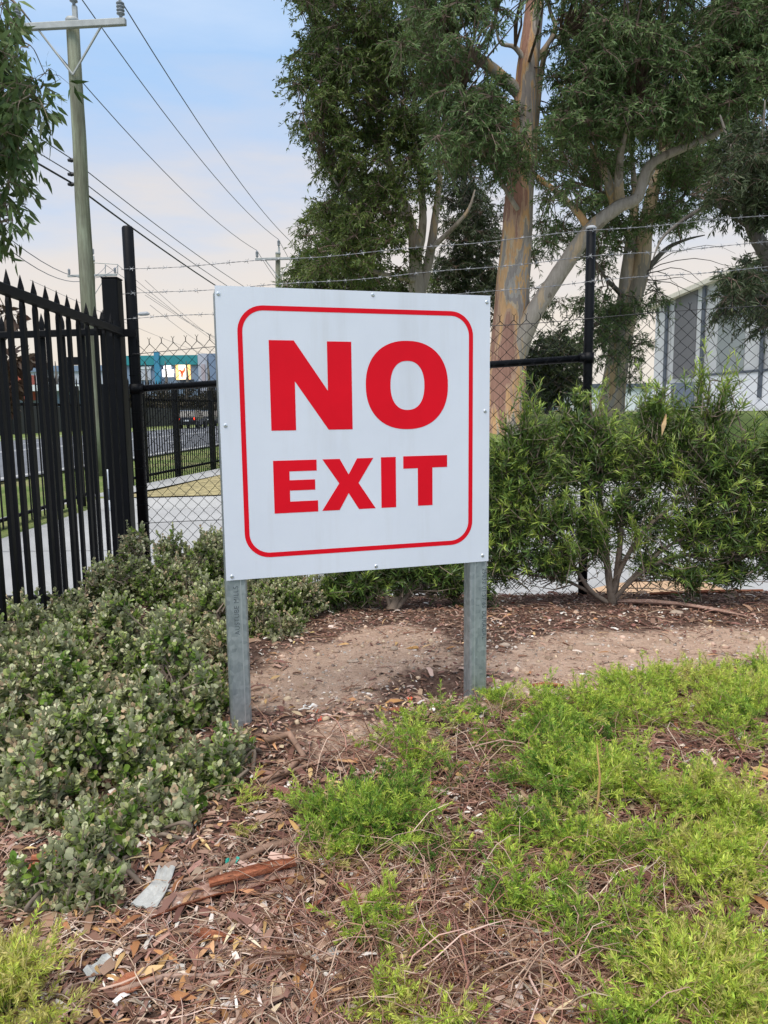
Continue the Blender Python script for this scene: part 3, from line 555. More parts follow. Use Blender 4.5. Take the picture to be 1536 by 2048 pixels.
# ------------------------------------------------------------------ utility poles and lines
def wire(name, pts_pairs, label, r, mat, sag=.6, group=None):
    mb = MB()
    for a, b in zip(pts_pairs[:-1], pts_pairs[1:]):
        a = np.array(a); b = np.array(b); mb.tube([a+(b-a)*t - np.array([0, 0, sag*4*t*(1-t)]) for t in np.linspace(0, 1, 14)], r, 5)
    return tag(mb.build(name, mat), label, 'power line', group)
def insulator(p, h=.36, r=.085, parent=None):
    mb = MB(); prof = [(.03, 0), (.035, h*.12)]
    for k in range(4): z = h*(.2+.18*k); prof += [(r*.55, z-.01), (r, z+.01), (r*.95, z+.03), (r*.5, z+.045)]
    prof += [(r*.45, h*.92), (.02, h)]; mb.lathe(p, (0, 0, 1), prof, 12); return mb.build('insulator', M['insul'], parent, True)
def upole(Y, u_top, v_top, u_bot, v_bot, r, arm_v, armL, label, detail=True, zb=-.2):
    top = P(u_top, v_top, Y); bot = P(u_bot, v_bot, Y); ax = nrmz(top-bot); base = bot + (top-bot)*((zb-bot[2])/(top[2]-bot[2]))
    root = empty('utility_pole', tuple(base), label, 'utility pole'); mb = MB(); n = 9
    mb.tube([base+(top-base)*t + np.array([.008*math.sin(i*2.3), 0, 0]) for i, t in enumerate(np.linspace(0, 1, n))], [r*(1.18-.3*t) for t in np.linspace(0, 1, n)], 18, jit=.02); pl = mb.build('pole', M['pole'], root, True)
    mb = MB(); mb.lathe(top-np.array([0, 0, .02]), (0, 0, 1), [(r*.95, -.05), (r*.97, .03), (r*.8, .07)], 18); mb.build('cap', M['crossarm'], root, True)
    ad = nrmz(np.array([1, -.08, .0])); ca = P(u_top+2, arm_v, Y) - np.array([0, r+.06, 0]); mb = MB(); q = np.array([.08, 1, 0])
    mb.box(ca, (armL, .1, .13), (ad, nrmz(q), np.array([0, 0, 1.])), bev=.01); mb.build('crossarm', M['crossarm'], root)
    for s in (-1, 1):
        mb = MB(); p = ca + ad*s*armL*.28 - [0, 0, .06]; e = ca - [0, 0, .95*armL/2.4] - np.array([0, -.03, 0]); mb.tube([p, e], .024, 5); mb.build('brace', M['crossarm'], root)
    ins = [ca + ad*s*(armL/2-.1) + [0, 0, .07] for s in (-1, 1)] + [top + [0.05, 0, .30]]
    for p in ins: insulator(p, parent=root)
    mb = MB(); mb.box(ca - ad*0 + np.array([0.03, .05, .0])+(top-ca)*.9+[.02, 0, .1], (.10, .08, .46), bev=.01); mb.build('pin_bracket', M['crossarm'], root)
    return root, [p + np.array([0, 0, .37]) for p in ins], base, top
p1, i1_, b1, t1 = upole(17, 145, 42, 178, 640, .15, 60, 2.42, 'weathered green grey timber power pole with a steel crossarm at the upper left')
p2, i2_, b2, t2 = upole(40, 556, 506, 556, 600, .14, 519, 2.42, 'distant timber power pole just above the top left of the NO EXIT sign')
p3, i3_, b3, t3 = upole(46, 185, 520, 187, 640, .14, 552, 3.0, 'far pole half hidden behind the weathered power pole')
mb = MB(); q = P(213, 548, 46)
for (x, z) in ((0, 0), (.73, 0)): mb.tube([P(213, 548, 46)+[x, -.2, 0], P(213, 530, 46)+[x, -.2, 0]], .03, 5)
mb.tube([P(190, 527, 46)-[0, .2, 0], P(237, 530, 46)-[0, .2, 0]], .025, 5); mb.tube([P(190, 552, 46)-[0, .2, 0], P(237, 550, 46)-[0, .2, 0]], .05, 5); mb.build('outrigger_frame', M['crossarm'], p3)
names = ['overhead wire from the left end of the near crossarm', 'overhead wire from the right end of the near crossarm', 'overhead wire from the top insulator of the near pole']
for k in range(3):
    a = i1_[k]; b = i2_[k]; d = (b-a); back = a - d*1.0; back[2] = a[2]+.1; fwd = b + d*.8; fwd[2] -= .4
    wire('power_line', [back, a, b, fwd], names[k], .013, M['cable'], .55, 'high voltage wires')
for k, (v, rr, mt, nm) in enumerate(((318, .012, M['cable'], 'upper thin service cable on the pole below the crossarm'), (346, .012, M['cable'], 'middle thin service cable on the near pole'), (366, .022, M['cable_black'], 'thick black lowest service cable on the near pole'))):
    a = P(143, v, 17) - np.array([0, .05, 0]); b = P(555, (612, 630, 642)[k], 40); back = a-(b-a)*1.; back[2] = a[2]+.05 + .2*(2-k)*0; fwd = b+(b-a)*.7
    wire('service_cable', [back, a, b, fwd], nm, rr, mt, .22, 'service cables')
    mb = MB(); mb.lathe(P(144, v+3, 17)-[0.0, .02, 0], (-1, 0, 0), [(.02, -.1), (.05, 0), (.03, .08)], 8); mb.build('cable_clamp', M['dark_metal'], p1)
for k in range(2):
    a = P(237 if k == 0 else 213, 531, 46); b = P(520+30*k, 730, 130); c = P(20, 478+22*k, 22)
    wire('distant_line', [c, a, b], ('upper', 'lower')[k] + ' thin distant wire crossing behind the near pole', .014, M['cable'], .9, 'thin distant wires')
for k, (u0, v0, u1, v1) in enumerate(((60, 560, 500, 735), (290, 560, 470, 700), (290, 590, 480, 690), (300, 610, 470, 720))):
    wire('distant_line', [P(u0, v0, 50), P(u1, v1, 130)], ['thin distant wire starting behind the gate pickets', 'uppermost thin wire above the lit shop left of the sign', 'middle thin wire above the lit shop left of the sign', 'lowest thin wire above the lit shop left of the sign'][k], .014, M['cable'], .6, 'thin distant wires')
lp = P(300, 626, 45); lb = P(262, 640, 45); root = empty('street_lamp', (lb[0], lb[1], -.2), 'distant grey street lamp with curved arm left of the sign', 'street lamp')
mb = MB(); mb.tube([(lb[0], lb[1], -.2), (lb[0], lb[1], lb[2]-.4)], [.09, .06], 8); mb.build('column', M['dk_drop'], root)
mb = MB(); mb.tube([(lb[0], lb[1], lb[2]-.4), (lb[0]+.1, lb[1], lb[2]+.1), P(275, 629, 45)], .035, 6); mb.build('arm', M['dk_drop'], root)
mb = MB(); mb.tube([P(275, 629, 45), P(281, 628, 45), P(294, 627, 45), P(299, 628, 45)], [.04, .11, .12, .05], 8); mb.build('lamp_head', M['dk_drop'], root)

# ------------------------------------------------------------------ warehouse and distant buildings
def wh_s(u): Yd = 45*(1305-470)/(u-470); return Yd
A0 = np.array([P(1305, 820, 45)[0], 45.]); A1 = np.array([P(1536, 825, wh_s(1536))[0], wh_s(1536)]); WD = nrmz(A1-A0); WLn = 30; WN = np.array([WD[1], -WD[0]]); WN = -WN if WN[0] > 0 else WN
WZ = .95
def s_of(u): Yd = wh_s(u); return (45-Yd)/(-WD[1])
ware = empty('warehouse', (A0[0], A0[1], WZ), 'large grey metal clad warehouse with dark vertical panels and a rising roofline at the right', 'warehouse')
def wq(mb, s0, s1, z0, z1, off, thick, mi=0, slope=False):
    def pt(s, z, o): p = A0 + WD*s + WN*o; return (p[0], p[1], z)
    f = lambda s: top_z(s) - .12 if slope else z1
    mb.add([pt(s0, z0, off), pt(s1, z0, off), pt(s1, f(s1), off), pt(s0, f(s0), off), pt(s0, z0, off-thick), pt(s1, z0, off-thick), pt(s1, f(s1), off-thick), pt(s0, f(s0), off-thick)],
           [(0, 1, 2, 3), (7, 6, 5, 4), (0, 4, 5, 1), (1, 5, 6, 2), (2, 6, 7, 3), (3, 7, 4, 0)], mi)
TZ0 = P(1305, 610, 45)[2]; rY = wh_s(1450); TZ1 = P(1450, 545, rY)[2]; SLP = (TZ1-TZ0)/s_of(1450); RIDGE = 15
def top_z(s): return TZ0 + SLP*min(s, RIDGE) - SLP*max(0, s-RIDGE)
zb = P(1440, 750, wh_s(1440))[2]
mb = MB(); wq(mb, 0, RIDGE, WZ-.3, 0, 0, 20, 0, True); wq(mb, RIDGE, WLn, WZ-.3, 0, 0, 20, 0, True); mb.build('wall', M['wh_light'], ware)
mb = MB(); wq(mb, s_of(1404), WLn, WZ-.3, zb, .06, .05); wq(mb, .02, s_of(1343), WZ-.3, zb-.3, .06, .05); mb.build('plinth', M['wh_base'], ware)
for u0, u1, k in ((1344, 1386, 'wh_dark'), (1430, 1483, 'wh_mid')): mb = MB(); wq(mb, s_of(u0), s_of(u1), zb, 0, .05, .04, 0, True); mb.build('cladding_panel', M[k], ware)
for u in (1330, 1402, 1521): mb = MB(); wq(mb, s_of(u)-.11, s_of(u)+.11, zb-1.2, 0, .16, .09, 0, True); mb.build('downpipe', M['wh_trim'], ware)
mb = MB(); wq(mb, s_of(1343), s_of(1388), WZ-.05, zb-.25, .10, .06); d_ = mb.build('roller_door', M['wh_door'], ware)
mb = MB(); wq(mb, s_of(1404), WLn, zb, zb+.12, .11, .05); mb.build('flashing', M['wh_trim'], ware)
mb = MB()
for s0, s1 in ((-.3, RIDGE), (RIDGE, WLn)):
    def pt(s, dz, o): p = A0 + WD*s + WN*o; return (p[0], p[1], top_z(s)+dz + (.0 if s >= 0 else -SLP*.3))
    mb.add([pt(s0, -.12, .35), pt(s1, -.12, .35), pt(s1, .12, .35), pt(s0, .12, .35), pt(s0, -.12, -20), pt(s1, -.12, -20), pt(s1, .12, -20), pt(s0, .12, -20)], [(0, 1, 2, 3), (7, 6, 5, 4), (0, 4, 5, 1), (1, 5, 6, 2), (2, 6, 7, 3), (3, 7, 4, 0)])
mb.build('roof', M['roof'], ware)
sheet('service_road', [tuple(A0+WN*.2), tuple(A0+WD*30+WN*.2), tuple(A0+WD*30+WN*3), tuple(A0+WN*5-WD*4), tuple(A0+WN*.2-WD*4)], WZ+.09, M['kerb'])
def bldg(name, u0, u1, v0, Y, depth, mat, label, zb=-.3, cat='building'):
    a = P(u0, v0, Y); b = P(u1, v0, Y); root = empty(name, ((a[0]+b[0])/2, Y, zb), label, cat); mb = MB(); z1 = (a[2]+b[2])/2
    mb.box(((a[0]+b[0])/2, Y+depth/2, (zb+z1)/2), (b[0]-a[0], depth, z1-zb)); mb.build('wall', mat, root); return root
def facade(root, name, u0, u1, v0, v1, Y, mat, o=.1):
    a = P(u0, v0, Y-o); b = P(u1, v1, Y-o); mb = MB(); mb.box(((a[0]+b[0])/2, Y-o/2, (a[2]+b[2])/2), (abs(b[0]-a[0]), o, abs(a[2]-b[2]))); return mb.build(name, mat, root)
b = bldg('shop_building', 215, 396, 716, 140, 20, M['bluewall'], 'distant shop with a teal fascia and lit orange screen left of the sign')
facade(b, 'fascia', 214, 395, 712, 729, 140, M['teal'], .5); facade(b, 'column', 307, 320, 703, 772, 140, M['bluecol'], .9); facade(b, 'window', 278, 302, 738, 760, 140, M['palewall'], .2)
facade(b, 'parapet_stripe', 276, 303, 733, 738, 140, M['white_wall'], .3)
for v, u0, u1 in ((731, 327, 341), (739.5, 324, 347), (747, 325, 346)): facade(b, 'lit_sign', u0, u1, v, v+6.5, 140, M['lit'], .4)
sc = facade(b, 'lit_screen', 351, 381, 729, 759, 140, M['lit_or'], .3); facade(b, 'lit_panel', 357, 374, 729.5, 758.5, 140, M['lit_cream'], .36).parent = sc
mb = MB(); c = P(365, 745, 139.5)
for k in range(3): a_ = k*1.9+.6; mb.tube([c+[0, 0, 0], c+[.55*math.cos(a_), 0, .75*math.sin(a_)], c+[.8*math.cos(a_+.5), 0, 1.0*math.sin(a_+.5)]], [.22, .16, .05], 5)
mb.build('red_figure', M['lit_red'], sc)
facade(b, 'door', 360, 388, 759, 775, 140, M['glass'], .3)
b = bldg('tiltup_building', 395, 413, 707, 120, 12, M['palewall'], 'tall pale grey box building right of the distant shop'); facade(b, 'pink_panel', 402, 411, 728, 765, 120, M['pinkwall'], .15); facade(b, 'doorway', 396, 402, 770, 815, 120, M['glass'], .1)
b = bldg('slate_building', 416.5, 433, 707, 118, 12, M['bluewall'], 'narrow slate blue building beside the sign edge'); facade(b, 'corner_strip', 431, 434, 706, 790, 118, M['palewall'], .2); facade(b, 'shopfront', 418, 430, 775, 815, 118, M['glass'], .1)
b = bldg('office_building', 52, 212, 733, 150, 20, M['palewall'], 'long pale blue building seen through the gate pickets'); facade(b, 'fascia', 52, 212, 732, 742, 150, M['bluewall'], .4); facade(b, 'shopfront', 60, 200, 768, 800, 150, M['glass'], .2)
b = bldg('takeaway_shop', -60, 165, 771, 95, 10, M['bluewall'], 'low shop with a white awning edge seen through the gate pickets'); facade(b, 'awning', -60, 162, 771, 781, 95, M['white_wall'], 1.6)
facade(b, 'red_panel', 30, 62, 750, 800, 95, M['redwall'], 1.8)
for u in (10, 90, 130): facade(b, 'window', u, u+22, 790, 825, 95, M['glass'], .2)
b = bldg('pale_shed', 990, 1310, 772, 85, 15, M['white_wall'], 'long low white shed behind the gum trunks', .8); facade(b, 'doorway', 1080, 1115, 790, 830, 85, M['wh_door'], .15); facade(b, 'side_panel', 1200, 1240, 780, 825, 85, M['wh_mid'], .12); facade(b, 'gutter', 990, 1310, 770, 774, 85, M['wh_trim'], .4)
root = empty('board_fence', (-30, 60, -.2), 'dark board fence along the far side of the road', 'fence')
mb = MB(); d = nrmz(np.array([SL, 1])); 
for y in np.arange(8, 130, 2.6): mb.box((rx(-29.5, y), y, .85), (.05, 2.55, 2.1), (np.array([d[1], -d[0], 0]), np.array([d[0], d[1], 0]), np.array([0, 0, 1.])))
mb.build('board_panel', M['darkfence'], root)
mb = MB()
for y in np.arange(6.7, 130, 2.6): mb.box((rx(-29.45, y), y, .95), (.1, .1, 2.3))
mb.build('post_row', M['darkfence'], root)
# bollard, black frame sign, traffic light
def bollard():
    p = PZ(217, 1022, -.2); root = empty('bollard', tuple(p), 'short white and grey bollard beside the drive behind the gate post', 'bollard')
    mb = MB(); mb.lathe(p, (0, 0, 1), [(.055, 0), (.055, .06), (.05, .16)], 12); mb.build('base', M['white_wall'], root, True)
    mb = MB(); mb.lathe(p+[0, 0, .16], (0, 0, 1), [(.05, 0), (.05, .16)], 12); mb.build('dark_band', M['wh_trim'], root, True)
    mb = MB(); mb.lathe(p+[0, 0, .32], (0, 0, 1), [(.05, 0), (.05, .24), (.04, .27)], 12); mb.build('pale_top', M['white_wall'], root, True)
bollard()
p = P(150, 722, 12.6); root = empty('site_board', (p[0], p[1], -.15), 'black board frame on posts behind the gate pickets near the pole', 'sign frame')
mb = MB(); mb.box((p[0], p[1], p[2]), (.47, .04, .13), bev=.005); mb.build('crossbar', M['black'], root)
mb = MB(); mb.box((p[0]-.17, p[1]+.001, p[2]-.25), (.13, .045, .5), bev=.005); mb.build('side_plate', M['black'], root)
for s in (-.17, .17): mb = MB(); mb.tube([(p[0]+s, p[1]+.05, -.2), (p[0]+s, p[1]+.05, p[2])], .022, 8); mb.build('leg', M['black'], root)
p = P(423, 801, 100); root = empty('traffic_light', (p[0], p[1], -.2), 'traffic signal showing green left of the sign edge', 'traffic light')
mb = MB(); mb.tube([(p[0], p[1], -.2), (p[0], p[1], p[2]+.2)], .06, 8); mb.build('post', M['dark_metal'], root); mb = MB(); mb.box((p[0], p[1]-.15, p[2]+.3), (.34, .2, 1.0), bev=.03); hd = mb.build('signal_head', M['darkfence'], root)
mb = MB(); mb.lathe((p[0], p[1]-.26, p[2]), (0, -1, 0), [(.24, 0), (.24, .03), (.15, .07)], 14); mb.build('green_lens', M['green_light'], hd)
def car(u, v, Y, label):
    p = P(u, v, Y); p[2] = -.19; root = empty('parked_car' if False else 'car', tuple(p), label, 'car', None)
    def sec(pts, w0, w1):
        mb = MB(); n = len(pts); mb.add([(p[0]-w, p[1]+y, p[2]+z) for (y, z, w) in pts] + [(p[0]+w, p[1]+y, p[2]+z) for (y, z, w) in pts], [tuple(range(n)), tuple(range(n, 2*n))[::-1]] + [(i, n+i, n+(i+1) % n, (i+1) % n) for i in range(n)]); return mb
    sec([(-2.2, .35, .85), (-2.25, .7, .9), (-2.2, 1.05, .9), (1.2, 1.05, .9), (2.1, .95, .86), (2.25, .65, .84), (2.2, .35, .8)], 0, 0).build('body', M['carpaint'], root)
    sec([(-2.15, 1.051, .84), (-1.85, 1.65, .68), (-1.5, 1.72, .66), (.1, 1.72, .66), (1.15, 1.051, .82)], 0, 0).build('cabin', M['carpaint'], root)
    mb = MB(); mb.add([(p[0]-.7, p[1]-2.14, p[2]+1.12), (p[0]+.7, p[1]-2.14, p[2]+1.12), (p[0]+.58, p[1]-1.89, p[2]+1.6), (p[0]-.58, p[1]-1.89, p[2]+1.6)], [(0, 1, 2, 3)]); mb.build('rear_window', M['glass'], root)
    for s in (-1, 1):
        mb = MB(); mb.box((p[0]+s*.74, p[1]-2.26, p[2]+.92), (.22, .06, .2), bev=.01); mb.build('tail_lamp', M['tail'], root)
        for y in (-1.35, 1.4): mb = MB(); mb.lathe((p[0]+s*.92, p[1]+y, p[2]+.34), (-s, 0, 0), [(.34, 0), (.34, .22)], 16); mb.build('wheel', M['tyre'], root)
    mb = MB(); mb.box((p[0], p[1]-2.26, p[2]+.75), (.5, .03, .13)); mb.build('number_plate', M['white_wall'], root)
car(386, 856, 72, 'dark car with a red tail lamp lit, on the road left of the sign')
car(422, 852, 84, 'second dark car further along the road beside the sign edge')

# ------------------------------------------------------------------ trees
def limb(root, pts, r0, r1, mat, name='limb', n=10, jit=.05, Ys=None):
    """pts = list of world points"""
    pts = [np.array(p) for p in pts]; out = []; k = len(pts); r1 = r1*.4 if name == 'limb' else r1
    for i in range(k-1):                     # Catmull-Rom
        a, b, c, d = pts[max(i-1, 0)], pts[i], pts[i+1], pts[min(i+2, k-1)]
        for t in np.linspace(0, 1, 6)[:-1]: out.append(.5*((2*b)+(-a+c)*t+(2*a-5*b+4*c-d)*t*t+(-a+3*b-3*c+d)*t**3))
    out.append(pts[-1]); m_ = len(out); mb = MB(); mb.tube(out, [r0+(r1-r0)*(i/(m_-1))**.85 for i in range(m_)], n, jit=jit); mb.build(name, mat, root, True); return out
def px(path, Y, dY=0): return [P(u, v, Y + dY*i/(max(1, len(path)-1))) for i, (u, v) in enumerate(path)]
def crown(root, blobs, Y0, Y1, per, mat, nodes, leafL=.13, leafW=.02, twigs=12, lpt=21, rad=.5, droop=.45, T=LANCE, twigmat=None, connect=True, thin=1.0, hang=.55, area_scale=1.0, name='crown'):
    cen = []; rr = []
    for bl in blobs:
        u, v, ru, rv = bl[:4]; k = bl[4] if len(bl) > 4 else 1.0; n = max(2, int(math.pi*ru*rv/per*k*1.15)); a = rng.uniform(0, 2*np.pi, n); r = np.sqrt(rng.random(n)); Y = rng.uniform(Y0, Y1, n) if len(bl) < 7 else rng.uniform(bl[5], bl[6], n)
        cen.append(Pv(u+ru*r*np.cos(a), v+rv*r*np.sin(a), Y))
    cen = np.concatenate(cen); n = len(cen)
    # twigs
    ct = np.repeat(cen, twigs, 0); N = len(ct); d = randdir(N); d[:, 2] = d[:, 2]*.7+.2; d = nrmz(d); ln = rad*rng.uniform(.5, 1.15, N)
    hue = np.repeat(np.repeat(rng.random(n), twigs), lpt)
    tt = rng.uniform(.15, 1.0, (N, lpt))**.8; pos = ct[:, None] + d[:, None]*(tt*ln[:, None])[..., None]; pos[..., 2] -= droop*ln[:, None]*tt**2
    pos = pos.reshape(-1, 3); tt = tt.ravel(); ld_ = np.repeat(d, lpt, 0)*.45 + randdir(N*lpt)*.75; ld_[:, 2] -= hang
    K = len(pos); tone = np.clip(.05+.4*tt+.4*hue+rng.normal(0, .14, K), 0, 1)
    me = leaf_mesh(name, pos + randdir(K)*.02, ld_, randdir(K), leafL*rng.uniform(.65, 1.25, K), leafW*rng.uniform(.7, 1.3, K), T, mat, tone)
    link(name, me, root)
    mb = MB()
    for i in range(N):
        a = ct[i]; b = a + d[i]*ln[i]*.5 - np.array([0, 0, droop*ln[i]*.25]); c = a + d[i]*ln[i] - np.array([0, 0, droop*ln[i]]); mb.tube([a, b, c], [thin*.010, thin*.007, thin*.003], 3, cap=False)
    if connect and len(nodes):
        nd = np.array(nodes)
        for c in cen:
            q = nd - c; j = np.argmin((q**2).sum(1) + 0*(q[:, 2])); a = nd[j]; jj = min(1, thin*1.2); mid = (a+c)/2 + rng.normal(0, .12*jj*jj, 3) + np.array([0, 0, .08*np.linalg.norm(a-c)]); L = np.linalg.norm(a-c)
            if L > (5 if thin > .5 else .45): continue
            mb.tube([a, a+(mid-a)*.55+rng.normal(0, .04*jj*jj, 3), mid, c], [thin*(.012+.008*L), thin*(.011+.006*L), thin*.013, thin*.010], 4, cap=False)
    mb.build('branchlets', twigmat or M['twig'], root)

# big gum in the middle distance
tb = P(1008, 842, 15.2); T1 = empty('gum_tree', (tb[0], tb[1], GROUND(tb[0], tb[1])), 'big gum tree with peeling orange and grey bark right behind the sign', 'tree')
Y = 15.2; nodes = []
nodes += limb(T1, [P(1004, 905, Y), P(1008, 840, Y), P(1014, 740, Y), P(1024, 600, Y), P(1033, 480, Y), P(1043, 330, Y+.1), P(1054, 160, Y+.2), P(1064, 60, Y+.3), P(1082, -120, Y+.4)], .48, .15, M['gum'], 'trunk', 22, .03)
nodes += limb(T1, [P(1030, 720, Y-.1), P(1060, 640, Y-.3), P(1120, 545, Y-.5), P(1178, 462, Y-.7), P(1235, 415, Y-.8), P(1275, 395, Y-.9), P(1300, 330, Y-1), P(1380, 290, Y-1.1), P(1440, 262, Y-1.2), P(1478, 190, Y-1.3), P(1500, 90, Y-1.3)], .205, .05, M['gum_pale'], 'limb', 14)
nodes += limb(T1, [P(1180, 460, Y-.7), P(1155, 425, Y-.6), P(1115, 385, Y-.3), P(1070, 350, Y)], .08, .10, M['gum_orange'], 'limb', 10)
for path, r0, r1, dy in (([(1232, 415), (1212, 350), (1190, 300), (1170, 280)], .12, .04, -.6), ([(1240, 412), (1238, 340), (1250, 270), (1270, 200)], .11, .04, -.9), ([(1285, 380), (1310, 330), (1320, 300)], .06, .03, -.8),
                         ([(1043, 190), (975, 130), (930, 108), (895, 70), (862, 35), (830, -40)], .14, .06, .3), ([(905, 70), (900, 45), (890, 10), (895, -60)], .13, .08, .2),
                         ([(1056, 130), (1030, 95), (1000, 85), (990, 40)], .07, .03, .2), ([(1063, 330), (1075, 200), (1095, 90), (1130, 70)], .1, .05, .6), ([(1060, 130), (1080, 110), (1110, 60), (1100, 20), (1090, -40)], .08, .05, .5), ([(1120, 70), (1150, 120), (1160, 180)], .09, .05, .3),
                         ([(1055, 330), (985, 300), (935, 275), (905, 265)], .1, .04, -.4), ([(1036, 420), (960, 290), (920, 180)], .05, .02, -.6)):
    nodes += limb(T1, px(path, Y+dy*.5, dy), r0, r1, M['gum_pale'] if random.random() < .5 else M['gum_cream'], 'limb', 8)
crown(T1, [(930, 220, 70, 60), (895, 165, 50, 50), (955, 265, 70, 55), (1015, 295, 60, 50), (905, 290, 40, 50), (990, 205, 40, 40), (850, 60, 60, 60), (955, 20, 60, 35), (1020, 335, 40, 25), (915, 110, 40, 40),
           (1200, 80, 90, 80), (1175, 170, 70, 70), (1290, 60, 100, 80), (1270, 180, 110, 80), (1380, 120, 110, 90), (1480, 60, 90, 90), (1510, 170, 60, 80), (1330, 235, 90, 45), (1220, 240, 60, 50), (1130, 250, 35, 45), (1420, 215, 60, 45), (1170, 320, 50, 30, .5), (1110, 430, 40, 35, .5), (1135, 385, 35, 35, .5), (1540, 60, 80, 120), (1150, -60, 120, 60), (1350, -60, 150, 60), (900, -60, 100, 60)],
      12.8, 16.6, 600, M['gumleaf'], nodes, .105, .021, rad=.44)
# pair of gums on the left
tb = P(835, 640, 19); T3 = empty('gum_tree', (tb[0], tb[1], GROUND(tb[0], tb[1])), 'dense dark green gum left of the big one, rising above the sign top', 'tree'); n3 = []; Y = 19
gz3 = GROUND(tb[0], 19)
n3 += limb(T3, [np.array([tb[0], 19, gz3-.1]), P(836, 640, Y), P(832, 560, Y), P(828, 480, Y), P(808, 410, Y), P(782, 340, Y), P(760, 260, Y+.2), P(740, 120, Y+.3)], .24, .05, M['gum_pale'], 'trunk', 12)
for path, r0, r1, dy in (([(838, 590), (858, 520), (872, 420), (880, 330), (870, 200)], .16, .07, .5), ([(832, 520), (846, 440), (836, 320), (825, 260)], .14, .06, -.5), ([(820, 440), (760, 420), (700, 400), (650, 330)], .1, .04, -.8), ([(780, 330), (720, 240), (660, 160)], .1, .04, .4), ([(860, 500), (930, 430), (950, 380)], .08, .04, .4), ([(830, 560), (740, 540), (680, 500)], .08, .03, -.5)):
    n3 += limb(T3, px(path, Y+dy*.3, dy), r0, r1, M['gum_pale'], 'limb', 8)
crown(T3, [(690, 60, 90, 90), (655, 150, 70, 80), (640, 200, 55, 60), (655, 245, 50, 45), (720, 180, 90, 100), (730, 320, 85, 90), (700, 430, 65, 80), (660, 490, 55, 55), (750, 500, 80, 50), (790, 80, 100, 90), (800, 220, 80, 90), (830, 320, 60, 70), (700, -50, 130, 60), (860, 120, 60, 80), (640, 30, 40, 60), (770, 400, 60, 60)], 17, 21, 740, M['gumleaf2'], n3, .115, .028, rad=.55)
tb = P(735, 640, 24); T6 = empty('gum_tree', (tb[0], tb[1], GROUND(tb[0], tb[1])), 'lower bushy gum furthest left behind the sign top, beside the distant pole', 'tree'); n6 = []; Y = 24
n6 += limb(T6, [np.array([tb[0], 24, GROUND(tb[0], 24)-.1]), P(735, 640, Y), P(738, 540, Y), P(728, 440, Y)], .28, .06, M['gum_dark'], 'trunk', 10)
n6 += limb(T6, px([(740, 600), (680, 560), (620, 560)], Y), .12, .04, M['gum_dark'], 'limb', 7)
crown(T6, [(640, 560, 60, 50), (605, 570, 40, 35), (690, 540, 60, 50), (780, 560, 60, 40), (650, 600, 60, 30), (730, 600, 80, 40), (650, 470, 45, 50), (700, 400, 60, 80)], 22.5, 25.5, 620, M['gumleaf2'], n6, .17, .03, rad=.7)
tb = P(930, 660, 27); T7 = empty('gum_tree', (tb[0], tb[1], GROUND(tb[0], tb[1])), 'dark gum filling the gap between the dense gum and the big orange trunk', 'tree'); n7 = []; Y = 27
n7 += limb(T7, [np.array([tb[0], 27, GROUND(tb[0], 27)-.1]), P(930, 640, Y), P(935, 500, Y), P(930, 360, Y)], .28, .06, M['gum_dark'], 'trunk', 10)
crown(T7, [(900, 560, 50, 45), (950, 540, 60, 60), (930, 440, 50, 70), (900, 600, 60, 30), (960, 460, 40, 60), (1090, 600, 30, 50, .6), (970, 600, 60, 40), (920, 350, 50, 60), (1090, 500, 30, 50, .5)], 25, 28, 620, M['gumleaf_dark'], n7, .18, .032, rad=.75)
# right-hand twin trunk
tb = P(1222, 812, 19.5); T2 = empty('gum_tree', (tb[0], tb[1], GROUND(tb[0], tb[1])), 'pale twin stemmed gum behind the right fence post', 'tree'); n2 = []; Y = 19.5
n2 += limb(T2, [P(1222, 850, Y), P(1225, 800, Y), P(1238, 700, Y), P(1258, 620, Y), P(1282, 540, Y), P(1292, 450, Y), P(1310, 370, Y), P(1328, 320, Y), P(1335, 220, Y)], .36, .09, M['gum_cream'], 'trunk', 14, .03)
n2 += limb(T2, px([(1245, 680), (1252, 580), (1262, 480), (1270, 400), (1262, 300)], Y, .3), .26, .1, M['gum_pale'], 'limb', 10)
for path in ([(1285, 550), (1330, 500), (1370, 480), (1410, 470)], [(1292, 450), (1360, 400), (1390, 350)], [(1270, 500), (1230, 430), (1200, 380)], [(1255, 600), (1215, 560), (1190, 520)]): n2 += limb(T2, px(path, Y, -.5), .09, .03, M['gum_dark'], 'limb', 7)
mb = MB()
for k in range(10):                                    # bare dead twigs hanging right of the trunk
    p = P(1295, 560+random.uniform(-20, 20), Y-.2); pts = [p]; dv = np.array([random.uniform(.1, .35), random.uniform(-.2, .1), random.uniform(-.05, .3)])
    for i in range(7): dv = dv + np.array([random.uniform(-.12, .14), random.uniform(-.08, .08), random.uniform(-.2, .06)]); pts.append(pts[-1]+dv*.8)
    mb.tube(pts, [.013-.0014*i for i in range(len(pts))], 4)
mb.build('dead_twigs', M['gum_dark'], T2)
crown(T2, [(1240, 420, 50, 50, .8), (1212, 610, 40, 55, .9), (1258, 630, 40, 45, .8), (1235, 690, 38, 36), (1300, 590, 20, 40, .5), (1190, 500, 35, 40, .7), (1370, 400, 70, 45, .7), (1345, 330, 55, 40), (1250, 330, 60, 40), (1200, 660, 25, 40, .7), (1265, 720, 22, 40, .7), (1420, 340, 50, 40), (1190, 400, 40, 50, .6), (1335, 415, 55, 35, .8), (1230, 480, 35, 35, .8), (1380, 330, 60, 40), (1120, 480, 28, 40, .7), (1160, 430, 30, 30, .7), (1120, 300, 60, 60), (1200, 250, 80, 60), (1400, 250, 90, 60)], 17.8, 21, 640, M['gumleaf'], n2, .14, .022, rad=.55)
